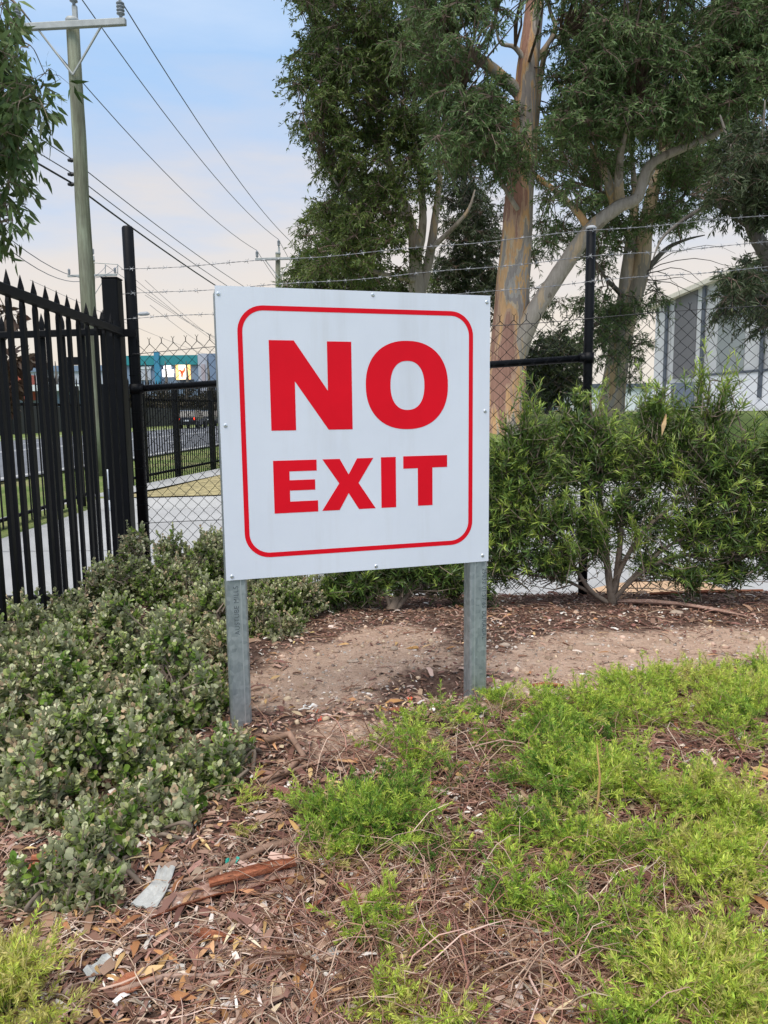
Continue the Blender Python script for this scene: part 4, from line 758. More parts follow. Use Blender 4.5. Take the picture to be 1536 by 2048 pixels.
# right edge tree
tb = np.array([8.2, 12.5]); T4 = empty('gum_tree', (tb[0], tb[1], GROUND(*tb)), 'drooping dark gum hanging in from the right edge before the warehouse', 'tree'); n4 = []; Y = 12.5
n4 += limb(T4, [np.array([8.2, 12.5, GROUND(8.2, 12.5)-.1]), np.array([8.0, 12.5, 2.5]), P(1590, 560, Y), P(1545, 520, Y), P(1510, 470, Y), P(1490, 420, Y), P(1470, 330, Y), P(1440, 230, Y)], .26, .012, M['gum_dark'], 'trunk', 10)
for path in ([(1545, 520), (1470, 400), (1400, 420), (1330, 470), (1305, 520)], [(1500, 450), (1420, 400), (1380, 390)], [(1590, 560), (1540, 590), (1480, 590)], [(1495, 430), (1520, 330), (1530, 200)]): n4 += limb(T4, px(path, Y, -.3), .075, .02, M['gum_dark'], 'limb', 7)
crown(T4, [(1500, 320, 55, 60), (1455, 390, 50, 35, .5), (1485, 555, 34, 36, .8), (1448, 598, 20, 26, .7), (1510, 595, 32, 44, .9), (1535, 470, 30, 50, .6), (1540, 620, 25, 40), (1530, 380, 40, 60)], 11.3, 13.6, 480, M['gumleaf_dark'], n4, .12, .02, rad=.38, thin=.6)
# small round tree far back
def small_tree(u, v, Y, blobs, label, mat, zg):
    b0 = P(u, v, Y); root = empty('small_tree', (b0[0], b0[1], zg), label, 'tree'); nn = limb(root, [np.array([b0[0], Y, zg-.1]), b0, P(u+3, v-60, Y), P(u, v-100, Y)], .16*Y/30, .05, M['gum_dark'], 'trunk', 8)
    crown(root, blobs, Y-1.5, Y+1.5, 420, mat, nn, .2*Y/30, .05*Y/30, rad=.8*Y/30, droop=.3)
small_tree(1098, 800, 30, [(1080, 775, 50, 30), (1110, 770, 40, 40), (1130, 700, 45, 40), (1075, 720, 30, 40), (1120, 735, 50, 30), (1060, 790, 25, 20)], 'small dark rounded tree between the big gum and the fence post', M['gumleaf_dark'], 1.0)
for k, (u, Y, hh, lab) in enumerate(((290, 112, 52, 'brownish tree behind the far fence, just right of the gate posts'), (330, 118, 40, 'low brown tree in front of the teal shop'), (372, 115, 44, 'brown tree behind the dark car'), (415, 112, 50, 'dark tree behind the traffic signal'), (455, 112, 60, 'dark tree hidden behind the left sign edge'), (20, 112, 60, 'dark tree at the far left behind the gate'), (110, 116, 40, 'low dark tree behind the pickets'), (180, 112, 48, 'dark tree behind the black board frame'))):
    small_tree(u, 822, Y, [(u-8, 828-hh*.55, 20, hh*.35), (u+8, 828-hh*.7, 18, hh*.3), (u, 828-hh*.3, 24, hh*.3)], lab, M['hedge'], -.2)

# overhanging branch with broad leaves at the upper left
T8 = empty('gum_tree', (-2.75, 3.3, float(BED(-2.75, 3.3))), 'leafy gum branch hanging in at the upper left edge, broad leaves', 'tree'); Y = 3.4; n8 = []
n8 += limb(T8, [(-2.75, 3.3, -.1), (-2.78, 3.35, 1.2), (-2.6, 3.4, 2.4), (-2.3, 3.4, 3.6)], .09, .04, M['gum_dark'], 'trunk', 10)
for path in ([(-250, 100), (-120, 60), (-20, 60), (60, 90)], [(-300, 250), (-120, 180), (-10, 170), (70, 200)], [(-300, 350), (-100, 300), (0, 290), (50, 330)], [(-250, 420), (-100, 380), (-10, 380), (20, 440)], [(-200, 20), (-80, -40), (10, -10), (60, 40)]): n8 += limb(T8, px(path, Y), .022, .005, M['stem_grey'], 'limb', 6)
crown(T8, [(10, 90, 45, 50), (20, 170, 50, 50), (50, 220, 40, 35), (5, 250, 50, 60), (40, 290, 30, 30), (0, 350, 40, 50), (15, 410, 30, 40), (-5, 465, 25, 22), (70, 150, 22, 25, .8), (-40, 200, 40, 150), (80, 215, 15, 12), (-50, 400, 40, 60), (5, 20, 35, 30, .6)], 3.15, 3.7, 760, M['gumleaf'], n8, .075, .0185, twigs=4, lpt=6, rad=.12, droop=.7, hang=.8, twigmat=M['stem_grey'], thin=.2)
T9 = empty('sapling', (-3.6, 5.9, -.2), 'brown leaved sapling behind the gate pickets at the left edge', 'sapling')
n9 = limb(T9, [(-3.5, 6.2, -.3), (-3.52, 6.2, .7), P(10, 760, 6.2)], .018, .008, M['stem_grey'], 'trunk', 6)
crown(T9, [(10, 740, 28, 40), (0, 790, 30, 30), (30, 720, 14, 20), (22, 628, 6, 8, .3), (58, 720, 8, 10, .4)], 6.0, 6.4, 330, M['gumleaf_brown'], n9, .12, .045, twigs=4, lpt=5, rad=.12, thin=.25)

# ------------------------------------------------------------------ shrubs
def sprig_shrub(name, label, cat, base, ells, nspr, leafT, mat, Lf, Wf, lps, sl, tipw=.3, ang=.75, up=.5, stems=(), stemmat=None, shell=.55, group=None, shoots=()):
    root = empty(name, base, label, cat, group); pts = []; ow = np.array([e[6] if len(e) > 6 else e[3]*e[4]+e[3]*e[5]+e[4]*e[5] for e in ells]); ns = np.maximum(1, (nspr*ow/ow.sum()).astype(int)); dr = []
    for e, n in zip(ells, ns):
        d = randdir(n); d[:, 2] = np.where(d[:, 2] < -.5, -d[:, 2], d[:, 2]); r = (shell+(1-shell)*rng.random(n))**.5; r *= 1+.28*wob(d[:, 0]*2+e[0]*9, d[:, 1]*2+d[:, 2]*2, 3.0)
        p = np.array(e[:3]) + d*np.array(e[3:6])*r[:, None]; pts.append(p); dd = d*.8 + randdir(n)*.45; dd[:, 2] += up; dr.append(nrmz(dd))
    if leafT is OVAL:                      # open pockets in the mass
        for k in range(len(pts)):
            q = pts[k]; keep = wob(q[:, 0]+.6*q[:, 2], q[:, 1]-.8*q[:, 2], 7, 8, 2) > -.42; pts[k] = q[keep]; dr[k] = dr[k][keep]
    ton = [np.zeros(sum(map(len, pts)))]
    for (b_, t_) in shoots:
        b_ = np.array(b_); t_ = np.array(t_); m_ = max(4, int(np.linalg.norm(t_-b_)/.022)); f = np.linspace(.15, 1, m_)
        pts.append(b_ + (t_-b_)*f[:, None] + rng.normal(0, .012, (m_, 3))); dr.append(nrmz(nrmz(t_-b_)[None]*1.1 + rng.normal(0, .33, (m_, 3)))); ton.append(.12+.30*f)
    ton = np.concatenate(ton); tip = np.concatenate(pts); d = np.concatenate(dr); n = len(tip); ln = sl*rng.uniform(.55, 1.35, n); tip[:, 2] += np.where(rng.random(n) < .2, rng.uniform(.25, .95, n)*sl, 0)
    start = tip - d*ln[:, None]; t = (np.arange(lps)[None]+rng.random((n, lps)))/lps
    pos = start[:, None] + d[:, None]*(t*ln[:, None])[..., None]; az = rng.uniform(0, 6.28, (n, lps)) + np.arange(lps)[None]*2.4
    x = nrmz(np.cross(d, randdir(n))); y = np.cross(d, x); lat = x[:, None]*np.cos(az)[..., None] + y[:, None]*np.sin(az)[..., None]; aa = ang*(1.25-.75*t) + rng.normal(0, .18, t.shape)
    ld_ = d[:, None]*np.cos(aa)[..., None] + lat*np.sin(aa)[..., None]; nn = -lat*np.cos(aa)[..., None] + d[:, None]*np.sin(aa)[..., None] + rng.normal(0, .3, lat.shape)
    K = n*lps; hue = np.repeat(rng.normal(0, 1, n), lps); z = pos.reshape(-1, 3)[:, 2]; t = t.ravel()
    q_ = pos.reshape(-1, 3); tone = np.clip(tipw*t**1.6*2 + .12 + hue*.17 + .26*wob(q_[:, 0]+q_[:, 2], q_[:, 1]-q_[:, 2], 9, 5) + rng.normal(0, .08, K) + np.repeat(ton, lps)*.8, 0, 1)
    size = (1-.45*t**3)
    link('foliage', leaf_mesh('foliage', pos.reshape(-1, 3), ld_.reshape(-1, 3), nn.reshape(-1, 3), Lf*size*rng.uniform(.7, 1.25, K), Wf*size*rng.uniform(.75, 1.2, K), leafT, mat, tone), root)
    mb = MB(); nd = []
    for s in stems: nd += limb(root, s[0], s[1], s[2], stemmat, 'stem', 7, .08)
    nd = np.array(nd) if nd else np.array([base])
    for i in range(n):
        mb.tube([start[i], tip[i]], [.0022, .001], 3, cap=False)
        if i % 3 == 0:
            q = nd - start[i]; q2 = (q**2).sum(1) + .3*(q[:, 2] > 0); a = nd[np.argmin(q2)]; L_ = np.linalg.norm(a-start[i])
            if L_ > .32 or start[i][2] < base[2]+.1: continue
            mid = (a+start[i])/2 + rng.normal(0, .03, 3) + np.array([0, 0, -.02]); mb.tube([a, mid, start[i]], [.0045, .0035, .002], 3, cap=False)
    mb.build('twigs', stemmat, root)
    return root
bz = lambda x, y: float(BED(x, y))
def correa(label, ells, n, Lf=.021, lps=14, stems=5, tipw=.34, name='grey_leaf_shrub', sl=.085):
    n0 = len(ells)
    for k in range(n0*2):                  # uneven lumps standing out of the mass
        e = ells[k % n0]; a_ = rng.uniform(0, 6.28); q_ = rng.uniform(.3, .8); r_ = rng.uniform(.22, .38)*min(e[3], .25)
        ells = ells + [(e[0]+e[3]*q_*math.cos(a_), e[1]+e[4]*q_*math.sin(a_), e[2]+e[5]*rng.uniform(.5, .95), r_, r_, r_*1.2)]
    c = np.mean([e[:2] for e in ells], 0); base = (c[0], c[1], bz(*c)); st = []
    for e in ells[:n0]:
        for k in range(stems):
            a = rng.uniform(0, 6.28); b0 = np.array([e[0]+rng.normal(0, .05), e[1]+rng.normal(0, .05), bz(e[0], e[1])-.01]); tp = np.array([e[0]+e[3]*.6*math.cos(a), e[1]+e[4]*.6*math.sin(a), e[2]+e[5]*.35]); st.append(([b0, (b0+tp)/2+rng.normal(0, .03, 3), tp], .007, .003))
    return sprig_shrub(name, label, 'shrub', base, ells, n, OVAL, M['correa'], Lf, Lf*.86, lps, sl, tipw*1.2, 1.0, .55, st, M['stem_grey'], .3)
def EL(u, v, Y, rx_, ry_, rz_, w=None):
    p = P(u, v, Y); r = (p[0], p[1], p[2], rx_, ry_, rz_); return r + ((w,) if w else ())
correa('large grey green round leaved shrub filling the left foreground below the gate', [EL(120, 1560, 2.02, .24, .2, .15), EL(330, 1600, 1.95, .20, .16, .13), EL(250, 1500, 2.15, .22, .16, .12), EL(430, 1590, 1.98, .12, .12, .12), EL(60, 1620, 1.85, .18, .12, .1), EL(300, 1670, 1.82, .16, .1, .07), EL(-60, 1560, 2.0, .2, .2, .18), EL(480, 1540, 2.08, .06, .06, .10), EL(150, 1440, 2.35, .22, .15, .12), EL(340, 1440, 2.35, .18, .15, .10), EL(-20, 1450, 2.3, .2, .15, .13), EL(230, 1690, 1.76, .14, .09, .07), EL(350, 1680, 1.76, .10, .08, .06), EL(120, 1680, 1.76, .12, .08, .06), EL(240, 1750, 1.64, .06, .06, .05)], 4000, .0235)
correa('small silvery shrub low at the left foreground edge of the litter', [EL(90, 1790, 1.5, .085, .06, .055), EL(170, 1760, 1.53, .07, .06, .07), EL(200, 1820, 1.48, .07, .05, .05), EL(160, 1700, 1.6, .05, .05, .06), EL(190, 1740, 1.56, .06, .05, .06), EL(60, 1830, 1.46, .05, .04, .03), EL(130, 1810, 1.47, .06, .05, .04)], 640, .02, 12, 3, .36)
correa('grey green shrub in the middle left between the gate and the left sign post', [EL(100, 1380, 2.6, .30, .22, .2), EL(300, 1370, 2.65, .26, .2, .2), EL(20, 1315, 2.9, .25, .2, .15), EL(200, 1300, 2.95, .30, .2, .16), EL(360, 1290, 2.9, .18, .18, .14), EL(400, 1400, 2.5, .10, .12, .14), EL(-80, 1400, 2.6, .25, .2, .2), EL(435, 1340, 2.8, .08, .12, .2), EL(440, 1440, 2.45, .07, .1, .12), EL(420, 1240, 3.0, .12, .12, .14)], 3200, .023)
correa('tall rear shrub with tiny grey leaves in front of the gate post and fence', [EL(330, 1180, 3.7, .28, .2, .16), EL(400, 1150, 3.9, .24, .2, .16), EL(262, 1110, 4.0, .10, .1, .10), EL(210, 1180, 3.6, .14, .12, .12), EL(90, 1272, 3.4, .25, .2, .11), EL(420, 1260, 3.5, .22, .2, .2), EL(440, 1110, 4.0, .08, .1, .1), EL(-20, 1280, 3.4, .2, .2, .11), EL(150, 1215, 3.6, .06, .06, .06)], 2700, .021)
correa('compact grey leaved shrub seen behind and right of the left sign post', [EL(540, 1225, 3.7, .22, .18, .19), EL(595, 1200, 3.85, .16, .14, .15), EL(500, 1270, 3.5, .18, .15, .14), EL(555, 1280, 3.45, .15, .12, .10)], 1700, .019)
def narrow(label, trunk_uv, Yb, ells, n, stems, tipn, nl=20, shoots=()):
    b0 = P(*trunk_uv, Yb); b0[2] = bz(b0[0], b0[1])
    st = [([b0 + rng.normal(0, .012, 3)*[1, 1, 0]] + [P(u, v, y) for (u, v, y) in s[0]], s[1], s[2]) for s in stems]
    ells = [(e[0], e[1], e[2]-.02, e[3]*1.3, e[4]*1.1, e[5]*1.35, e[6] if len(e) > 6 else (.16 if e[2] > .62 else .10)) if e[3] > .11 else e for e in ells]
    return sprig_shrub('narrow_leaf_shrub', label, 'shrub', tuple(b0), ells, n, LANCE, M['lance'], .062, .0078, nl, .17, tipn, .85, .2, st, M['stem_grey'], .02, shoots=[(P(*a), P(*b)) for a, b in shoots])
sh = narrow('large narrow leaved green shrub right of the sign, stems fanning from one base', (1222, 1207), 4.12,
    [EL(1060, 950, 4.15, .26, .18, .22), EL(1200, 930, 4.15, .30, .2, .22), EL(1350, 930, 4.1, .30, .2, .20), EL(1470, 980, 4.05, .26, .2, .26), EL(1100, 1040, 4.1, .30, .2, .20), EL(1260, 1030, 4.1, .32, .22, .18), EL(1400, 1060, 4.05, .25, .2, .16), EL(1010, 1010, 4.15, .16, .18, .3), EL(1300, 1120, 4.1, .18, .14, .08, .035), EL(1080, 1110, 4.1, .2, .15, .1, .05), EL(1450, 1130, 4.05, .2, .15, .08, .05),
     EL(1005, 1130, 4.1, .1, .12, .12, .05), EL(1310, 820, 4.1, .09, .06, .07, .03), EL(1050, 880, 4.15, .1, .08, .06, .03), EL(1370, 850, 4.1, .08, .06, .06, .02), EL(1150, 850, 4.15, .08, .06, .06, .03), EL(1120, 1120, 4.08, .14, .12, .07, .04), EL(1385, 1140, 4.02, .16, .12, .06, .045), EL(1190, 1080, 4.05, .14, .1, .09, .04), EL(1010, 1060, 4.12, .18, .15, .2), EL(1500, 1070, 4.0, .2, .18, .16)], 2700,
    [([(1213, 1120, 4.12), (1200, 1000, 4.15), (1190, 880, 4.15), (1180, 800, 4.15)], .026, .005), ([(1237, 1120, 4.1), (1250, 1000, 4.1), (1290, 900, 4.1), (1320, 800, 4.1)], .023, .005), ([(1245, 1130, 4.08), (1300, 1050, 4.05), (1390, 960, 4.05), (1420, 760, 4.05)], .019, .004), ([(1180, 1180, 4.1), (1140, 1120, 4.1), (1080, 1040, 4.12), (1040, 940, 4.15), (1050, 830, 4.15)], .016, .003), ([(1270, 1150, 4.08), (1340, 1090, 4.05), (1440, 1040, 4.02), (1500, 950, 4.0), (1460, 780, 4.05)], .015, .003), ([(1130, 1160, 4.1), (1060, 1150, 4.1), (1000, 1120, 4.1)], .012, .003), ([(1290, 1140, 4.05), (1370, 1110, 4.05), (1470, 1110, 4.0)], .014, .004)], .42,
    shoots=[((1420, 900, 4.05), (1400, 712, 4.05)), ((1425, 900, 4.05), (1458, 742, 4.05)), ((1450, 860, 4.05), (1490, 790, 4.05)), ((1440, 820, 4.05), (1475, 730, 4.05)), ((1410, 840, 4.05), (1385, 770, 4.05)), ((1330, 880, 4.1), (1300, 760, 4.1)), ((1330, 860, 4.1), (1345, 765, 4.1)), ((1300, 850, 4.1), (1270, 770, 4.1)), ((1290, 860, 4.1), (1240, 820, 4.1)), ((1055, 900, 4.15), (1044, 750, 4.15)), ((1060, 880, 4.15), (1085, 800, 4.15)), ((1160, 890, 4.15), (1155, 775, 4.15)), ((1170, 880, 4.15), (1190, 820, 4.15)), ((1150, 880, 4.15), (1120, 800, 4.15)), ((1210, 880, 4.15), (1205, 768, 4.15)), ((1020, 900, 4.15), (1005, 830, 4.15)), ((1370, 870, 4.1), (1365, 800, 4.1)), ((1500, 900, 4.0), (1520, 840, 4.0)), ((1200, 1100, 3.95), (1180, 1010, 3.95)), ((1150, 1110, 3.95), (1130, 1040, 3.95)), ((1280, 1100, 3.95), (1260, 1030, 3.95)), ((1360, 980, 3.95), (1350, 910, 3.95))])
narrow('narrow leaved shrub under the lower edge of the sign between its posts', (785, 1225), 4.0,
    [EL(720, 1160, 4.05, .22, .15, .09), EL(820, 1140, 4.05, .24, .16, .10), EL(900, 1150, 4.1, .18, .15, .09), EL(780, 1060, 4.1, .35, .2, .16), EL(660, 1190, 4.0, .1, .1, .06), EL(960, 1180, 4.0, .08, .1, .1), EL(640, 1090, 4.1, .2, .15, .12)], 1100,
    [([(800, 1185, 4.02), (835, 1150, 4.05), (860, 1060, 4.1)], .035, .01), ([(815, 1190, 4.02), (850, 1140, 4.05), (900, 1100, 4.1)], .02, .006), ([(770, 1190, 4.0), (720, 1150, 4.05), (690, 1100, 4.1)], .015, .004)], .3)
narrow('narrow leaved shrub entering at the right edge with bare grey twigs', (1600, 1190), 4.0, [EL(1560, 960, 3.95, .14, .15, .25), EL(1590, 1080, 3.95, .16, .15, .14), EL(1540, 1120, 3.95, .06, .1, .1)], 420, [([(1580, 1100, 4.0), (1540, 980, 4.0), (1510, 900, 4.0)], .02, .004), ([(1600, 1050, 4.0), (1620, 900, 4.0)], .02, .004)], .25)
# a dry curled leaf caught on the shrub
mb = MB(); a = P(1332, 828, 3.9); b = P(1322, 872, 3.9); mb.add([a+[-.003, 0, 0], a+[.006, .008, 0], (a+b)/2+[.010, -.012, .004], (a+b)/2+[-.007, .010, 0], b+[.004, 0, 0]], [(0, 1, 2, 3), (3, 2, 4)])
tag(mb.build('dry_leaf', plain('pale_dry_leaf', (.55, .38, .2), .7)), 'pale dry leaf caught in the top of the narrow leaved shrub', 'leaf')

# ------------------------------------------------------------------ ground cover (fine needle foliage)
GC = [(1020, 1405, 60, 32, .35), (1120, 1440, 90, 45, .4), (1260, 1400, 110, 52, .55), (1400, 1390, 120, 52, .6), (1490, 1430, 70, 55, .55), (1100, 1510, 110, 60, .25), (1060, 1580, 100, 60, .3), (1180, 1580, 90, 55, .4), (1280, 1560, 110, 60, .6), (1400, 1600, 120, 55, .65), (1500, 1620, 80, 60, .65),
      (880, 1455, 60, 30, .4), (800, 1485, 60, 26, .5, .5), (840, 1520, 50, 30, .4), (760, 1620, 110, 55, .25), (860, 1640, 90, 50, .3), (700, 1690, 80, 35, .35), (800, 1690, 90, 40, .3), (560, 1680, 55, 26, .85), (620, 1695, 50, 26, .85), (485, 1620, 36, 45, .85, .6), (650, 1640, 60, 40, .4), (1110, 1630, 90, 45, .4, .7), (1180, 1670, 80, 45, .5), (1350, 1680, 130, 40, .65), (1480, 1700, 80, 45, .65),
      (755, 1790, 50, 50, .5, .7), (830, 1930, 85, 55, .8), (1040, 1790, 55, 35, .45), (960, 1780, 60, 30, .35, .4), (1150, 1840, 55, 50, .35), (1180, 1740, 70, 35, .5, .5), (1275, 1760, 70, 35, .5, .6), (1390, 1750, 70, 35, .7), (1460, 1770, 70, 36, .7), (1420, 1960, 110, 80, .75), (1510, 2000, 60, 70, .75), (1280, 1890, 60, 40, .5, .5), (1250, 2010, 60, 36, .55), (1480, 1860, 50, 45, .55, .6), (900, 2010, 70, 36, .6, .5), (1080, 2000, 60, 30, .5, .3),
      (50, 1960, 90, 70, .8), (130, 2020, 90, 45, .8), (200, 1880, 50, 20, .7, .5), (290, 1900, 22, 26, .6), (520, 1465, 36, 26, .6, .7), (1530, 1360, 30, 50, .5), (940, 1480, 70, 30, .4, .5), (1010, 1690, 120, 60, .5, .25), (950, 1880, 120, 60, .5, .2), (1330, 1820, 150, 60, .55, .25), (900, 1560, 60, 30, .3, .4), (330, 1990, 60, 40, .7, .15)]
st_ = []; tn = []; lng = []; dr_ = []
for g_ in GC:
    u, v, ru, rv, tone = g_[:5]; k = g_[5] if len(g_) > 5 else 1.0; n = max(3, int(ru*rv*k/115*(v/1600)**-.8)); a = rng.uniform(0, 6.28, n); r = rng.random(n)**.55
    hk = .085*min(1, k+.1)*min(1, ru/70)
    for uu, vv, r_ in zip(u+ru*1.1*r*np.cos(a), v+rv*1.1*r*np.sin(a), r):
        q = PZ(uu, vv, .16)
        if wob(q[0], q[1], 11, 8, 3)+.5*wob(q[0], q[1], 27, 8, 11) < (-.6 if vv < 1500 and uu > 950 else -.11)+.24*r_: continue
        h_ = hk*(1-.8*r_*r_)*rng.uniform(.0, 1); tt_ = tone+rng.normal(0, .17); sc_ = rng.uniform(.7, 1.25); m_ = int(rng.integers(5, 10)); lean = rng.normal(0, .55, 2)
        for e in range(m_):
            dd = np.array([*(rng.normal(0, .7, 2)+lean), rng.uniform(.25, .95)]); st_.append((q[0]+rng.normal(0, .009), q[1]+rng.normal(0, .009), bz(q[0], q[1])+h_-.005)); dr_.append(dd); tn.append(tt_+rng.normal(0, .06)+(h_-.03)*2); lng.append(rng.uniform(.05, .10)*sc_)
start = np.array(st_); n = len(start); tn = np.array(tn); lng = np.array(lng); d = nrmz(np.array(dr_)); print('sprigs', n)
NP = 46; t = .12+.88*np.sort(rng.random((n, NP))**.8, 1); crv = nrmz(rng.normal(0, 1, (n, 3))*[1, 1, .4])*.25
pos = start[:, None] + d[:, None]*(t*lng[:, None])[..., None] + crv[:, None]*((t**2)*lng[:, None])[..., None]
lat = randdir(n*NP).reshape(n, NP, 3); ld_ = d[:, None]*(.45+.6*t)[..., None] + lat*.8; K = n*NP
tone = np.clip(np.repeat(tn, NP)+.42*(t.ravel()-.55)+rng.normal(0, .07, K), 0, 1)
gcover = link('ground_cover', leaf_mesh('ground_cover', pos.reshape(-1, 3), ld_.reshape(-1, 3), randdir(K), rng.uniform(.0095, .018, K), rng.uniform(.002, .0031, K), NEEDLE, M['needle'], tone)); gcover['kind'] = 'stuff'
gcover['label'] = 'low bright green needle leaved ground cover spreading over the right foreground'
tone = np.clip(rng.normal(.5, .25, n), 0, 1); mb = MB()
for i in range(n): mb.tube([start[i]-d[i]*[.03, .03, .05], start[i]+d[i]*lng[i]*.5+crv[i]*lng[i]*.25, start[i]+(d[i]+crv[i])*lng[i]*.9], [.0013, .001, .0005], 3, cap=False)
o = mb.build('ground_cover_stems', plain('green_brown_stem', (.30, .26, .09), .8, 0, .4, 40)); o['kind'] = 'stuff'

# ------------------------------------------------------------------ litter on the bed
def scatter(n, y0=.95, y1=4.7, pw=1.6, x=None):
    y = y0 + (y1-y0)*rng.random(n)**pw; hw = .56*y+.12; xx = rng.uniform(-1, 1, n)*hw; return xx, y
def lay(name, n, L, Wd, T, mat, tonef, y1=4.7, pw=1.6, keep=None, tilt=.35, label=None, lift=.004):
    x, y = scatter(n, y1=y1, pw=pw); 
    if keep is not None: k = rng.random(n) < keep(x, y); x, y = x[k], y[k]
    n = len(x); z = BED(x, y)+lift+np.abs(rng.normal(0, .004, n)); a = rng.uniform(0, 6.28, n); d = np.stack([np.cos(a), np.sin(a), rng.normal(0, tilt*.5, n)], 1); nn = np.stack([rng.normal(0, tilt, n), rng.normal(0, tilt, n), np.ones(n)], 1)
    o = link(name, leaf_mesh(name, np.stack([x, y, z], 1), d, nn, L*rng.uniform(.4, 1.5, n), Wd*rng.uniform(.5, 1.5, n), T, mat, tonef(n))); o['kind'] = 'stuff'
    if label: o['label'] = label
    return o
mulchy = lambda x, y: np.clip(1.05-bare(x, y)*1.25, .05, 1)
lay('bark_mulch', 30000, .026, .008, CHIP, M['chip'], lambda n: np.clip(rng.normal(.36, .2, n), 0, 1), pw=1.25, keep=mulchy)
lay('fine_debris', 16000, .012, .004, CHIP, M['chip'], lambda n: np.clip(rng.normal(.6, .22, n), 0, 1), pw=1.5)
lay('pale_chips', 1500, .03, .010, CHIP, M['chip'], lambda n: np.clip(rng.normal(.92, .08, n), 0, 1), pw=1.7, keep=mulchy)
lay('bark_flakes', 1100, .055, .017, CHIP, M['chip'], lambda n: np.clip(rng.normal(.42, .17, n), 0, 1), pw=1.6, keep=mulchy, tilt=.4, lift=.007)
lay('leaf_litter', 2600, .052, .012, LANCE, M['dryleaf'], lambda n: np.clip(rng.normal(.5, .25, n), 0, 1), pw=1.7, keep=lambda x, y: mulchy(x, y)*np.where(y > 3.3, .3, 1), tilt=.5, lift=.008)
def pebbles(n, name='pebbles', mat=None, r0=.0035, soil=False):
    x, y = scatter(n, 1.8, 4.3, 1.1); k = rng.random(n) < np.clip((0 if soil else .25)+bare(x, y), 0, 1); x, y = x[k], y[k]; n = len(x)
    ico = np.array([(0, 0, 1), (.9, 0, .35), (.28, .85, .4), (-.72, .53, .3), (-.72, -.53, .4), (.28, -.85, .3), (.72, .53, -.4), (-.28, .85, -.4), (-.9, 0, -.4), (-.28, -.85, -.4), (.72, -.53, -.4)])
    fs = [(0, 1, 2), (0, 2, 3), (0, 3, 4), (0, 4, 5), (0, 5, 1), (1, 6, 2), (2, 6, 7), (2, 7, 3), (3, 7, 8), (3, 8, 4), (4, 8, 9), (4, 9, 5), (5, 9, 10), (5, 10, 1), (1, 10, 6)]
    r = r0*(1+rng.pareto(2.2, n)).clip(1, 3); sc = r[:, None]*rng.uniform(.6, 1.2, (n, 3)); sc[:, 2] *= .7
    V = np.stack([x, y, BED(x, y)+r*.2], 1)[:, None] + ico[None]*sc[:, None]*rng.uniform(.8, 1.2, (n, 11, 1))
    loops = (np.arange(n)[:, None]*11 + np.array(fs).ravel()[None]).ravel(); me = raw_mesh(name, V.reshape(-1, 3), loops, np.full(n*15, 3), mat or M['pebble'], np.repeat(rng.random(n), 11), np.repeat(rng.random(n), 11), True); o = link(name, me); o['kind'] = 'stuff'
pebbles(3000)
M['clod'] = foliage('soil_clod', [(0, (.36, .25, .175)), (1, (.60, .45, .335))], 0, .95, None, .1)
pebbles(2600, 'soil_clods', M['clod'], .006, True)
def twigs(name, n, Lr, rr, zone, tone_m, lift=.03):
    V = []; Fc = []; K = 6; S = 3; tones = []; x, y = zone(n); n = len(x); L = rng.uniform(*Lr, n); a = rng.uniform(0, 6.28, n); da = rng.normal(0, .9, n); rad = rr*(rng.uniform(.5, 1.0, n)+(rng.random(n) < .04)*.8)
    tt = np.linspace(0, 1, K); ang = a[:, None] + da[:, None]*tt[None] + rng.normal(0, .22, (n, K)); st = L[:, None]/(K-1); px_ = x[:, None]+np.cumsum(np.cos(ang)*st, 1); py_ = y[:, None]+np.cumsum(np.sin(ang)*st, 1); h = rng.uniform(.002, lift, n)
    pz_ = BED(px_, py_) + rad[:, None]*.6 + h[:, None]*np.sin(np.pi*tt)[None]*rng.uniform(0, 1.2, n)[:, None] + .003
    C3 = np.stack([px_, py_, pz_], -1); T_ = nrmz(np.gradient(C3, axis=1)); sd_ = nrmz(np.cross(T_, [0, 0, 1.])); up_ = np.cross(sd_, T_); r_ = rad[:, None]*(1.1-.6*tt)[None]
    rings = [C3 + sd_*(math.cos(q)*r_)[..., None] + up_*(math.sin(q)*r_)[..., None] for q in (0, 2.094, 4.189)]; V = np.stack(rings, 2).reshape(-1, 3)
    f = []
    for i in range(K-1):
        for j in range(S): f.append((i*S+j, i*S+(j+1) % S, (i+1)*S+(j+1) % S, (i+1)*S+j))
    loops = (np.arange(n)[:, None]*K*S + np.array(f).ravel()[None]).ravel(); me = raw_mesh(name, V, loops, np.full(n*len(f), 4), M['twiglit'], np.repeat(np.clip(rng.normal(tone_m, .25, n), 0, 1), K*S), np.repeat(rng.random(n), K*S), True)
    o = link(name, me); o['kind'] = 'stuff'; return o
def zone_gc(n):
    u = rng.uniform(560, 1560, n); v = rng.uniform(1420, 2080, n); k = (v > 1480) | (u > 900); u, v = u[k], v[k]; q = np.array([PZ(a_, b_, .12)[:2] for a_, b_ in zip(u, v)]); return q[:, 0], q[:, 1]
def zone_fg(n):
    u = rng.uniform(-40, 800, n); v = rng.uniform(1690, 2090, n); q = np.array([PZ(a_, b_, .1)[:2] for a_, b_ in zip(u, v)]); return q[:, 0], q[:, 1]
twigs('twig_tangle', 3400, (.10, .32), .0017, zone_gc, .5, .085)
twigs('twig_litter', 1200, (.05, .2), .0016, zone_fg, .7)
twigs('rear_twigs', 900, (.05, .22), .0025, lambda n: scatter(n, 3.4, 4.7, 1), .4)

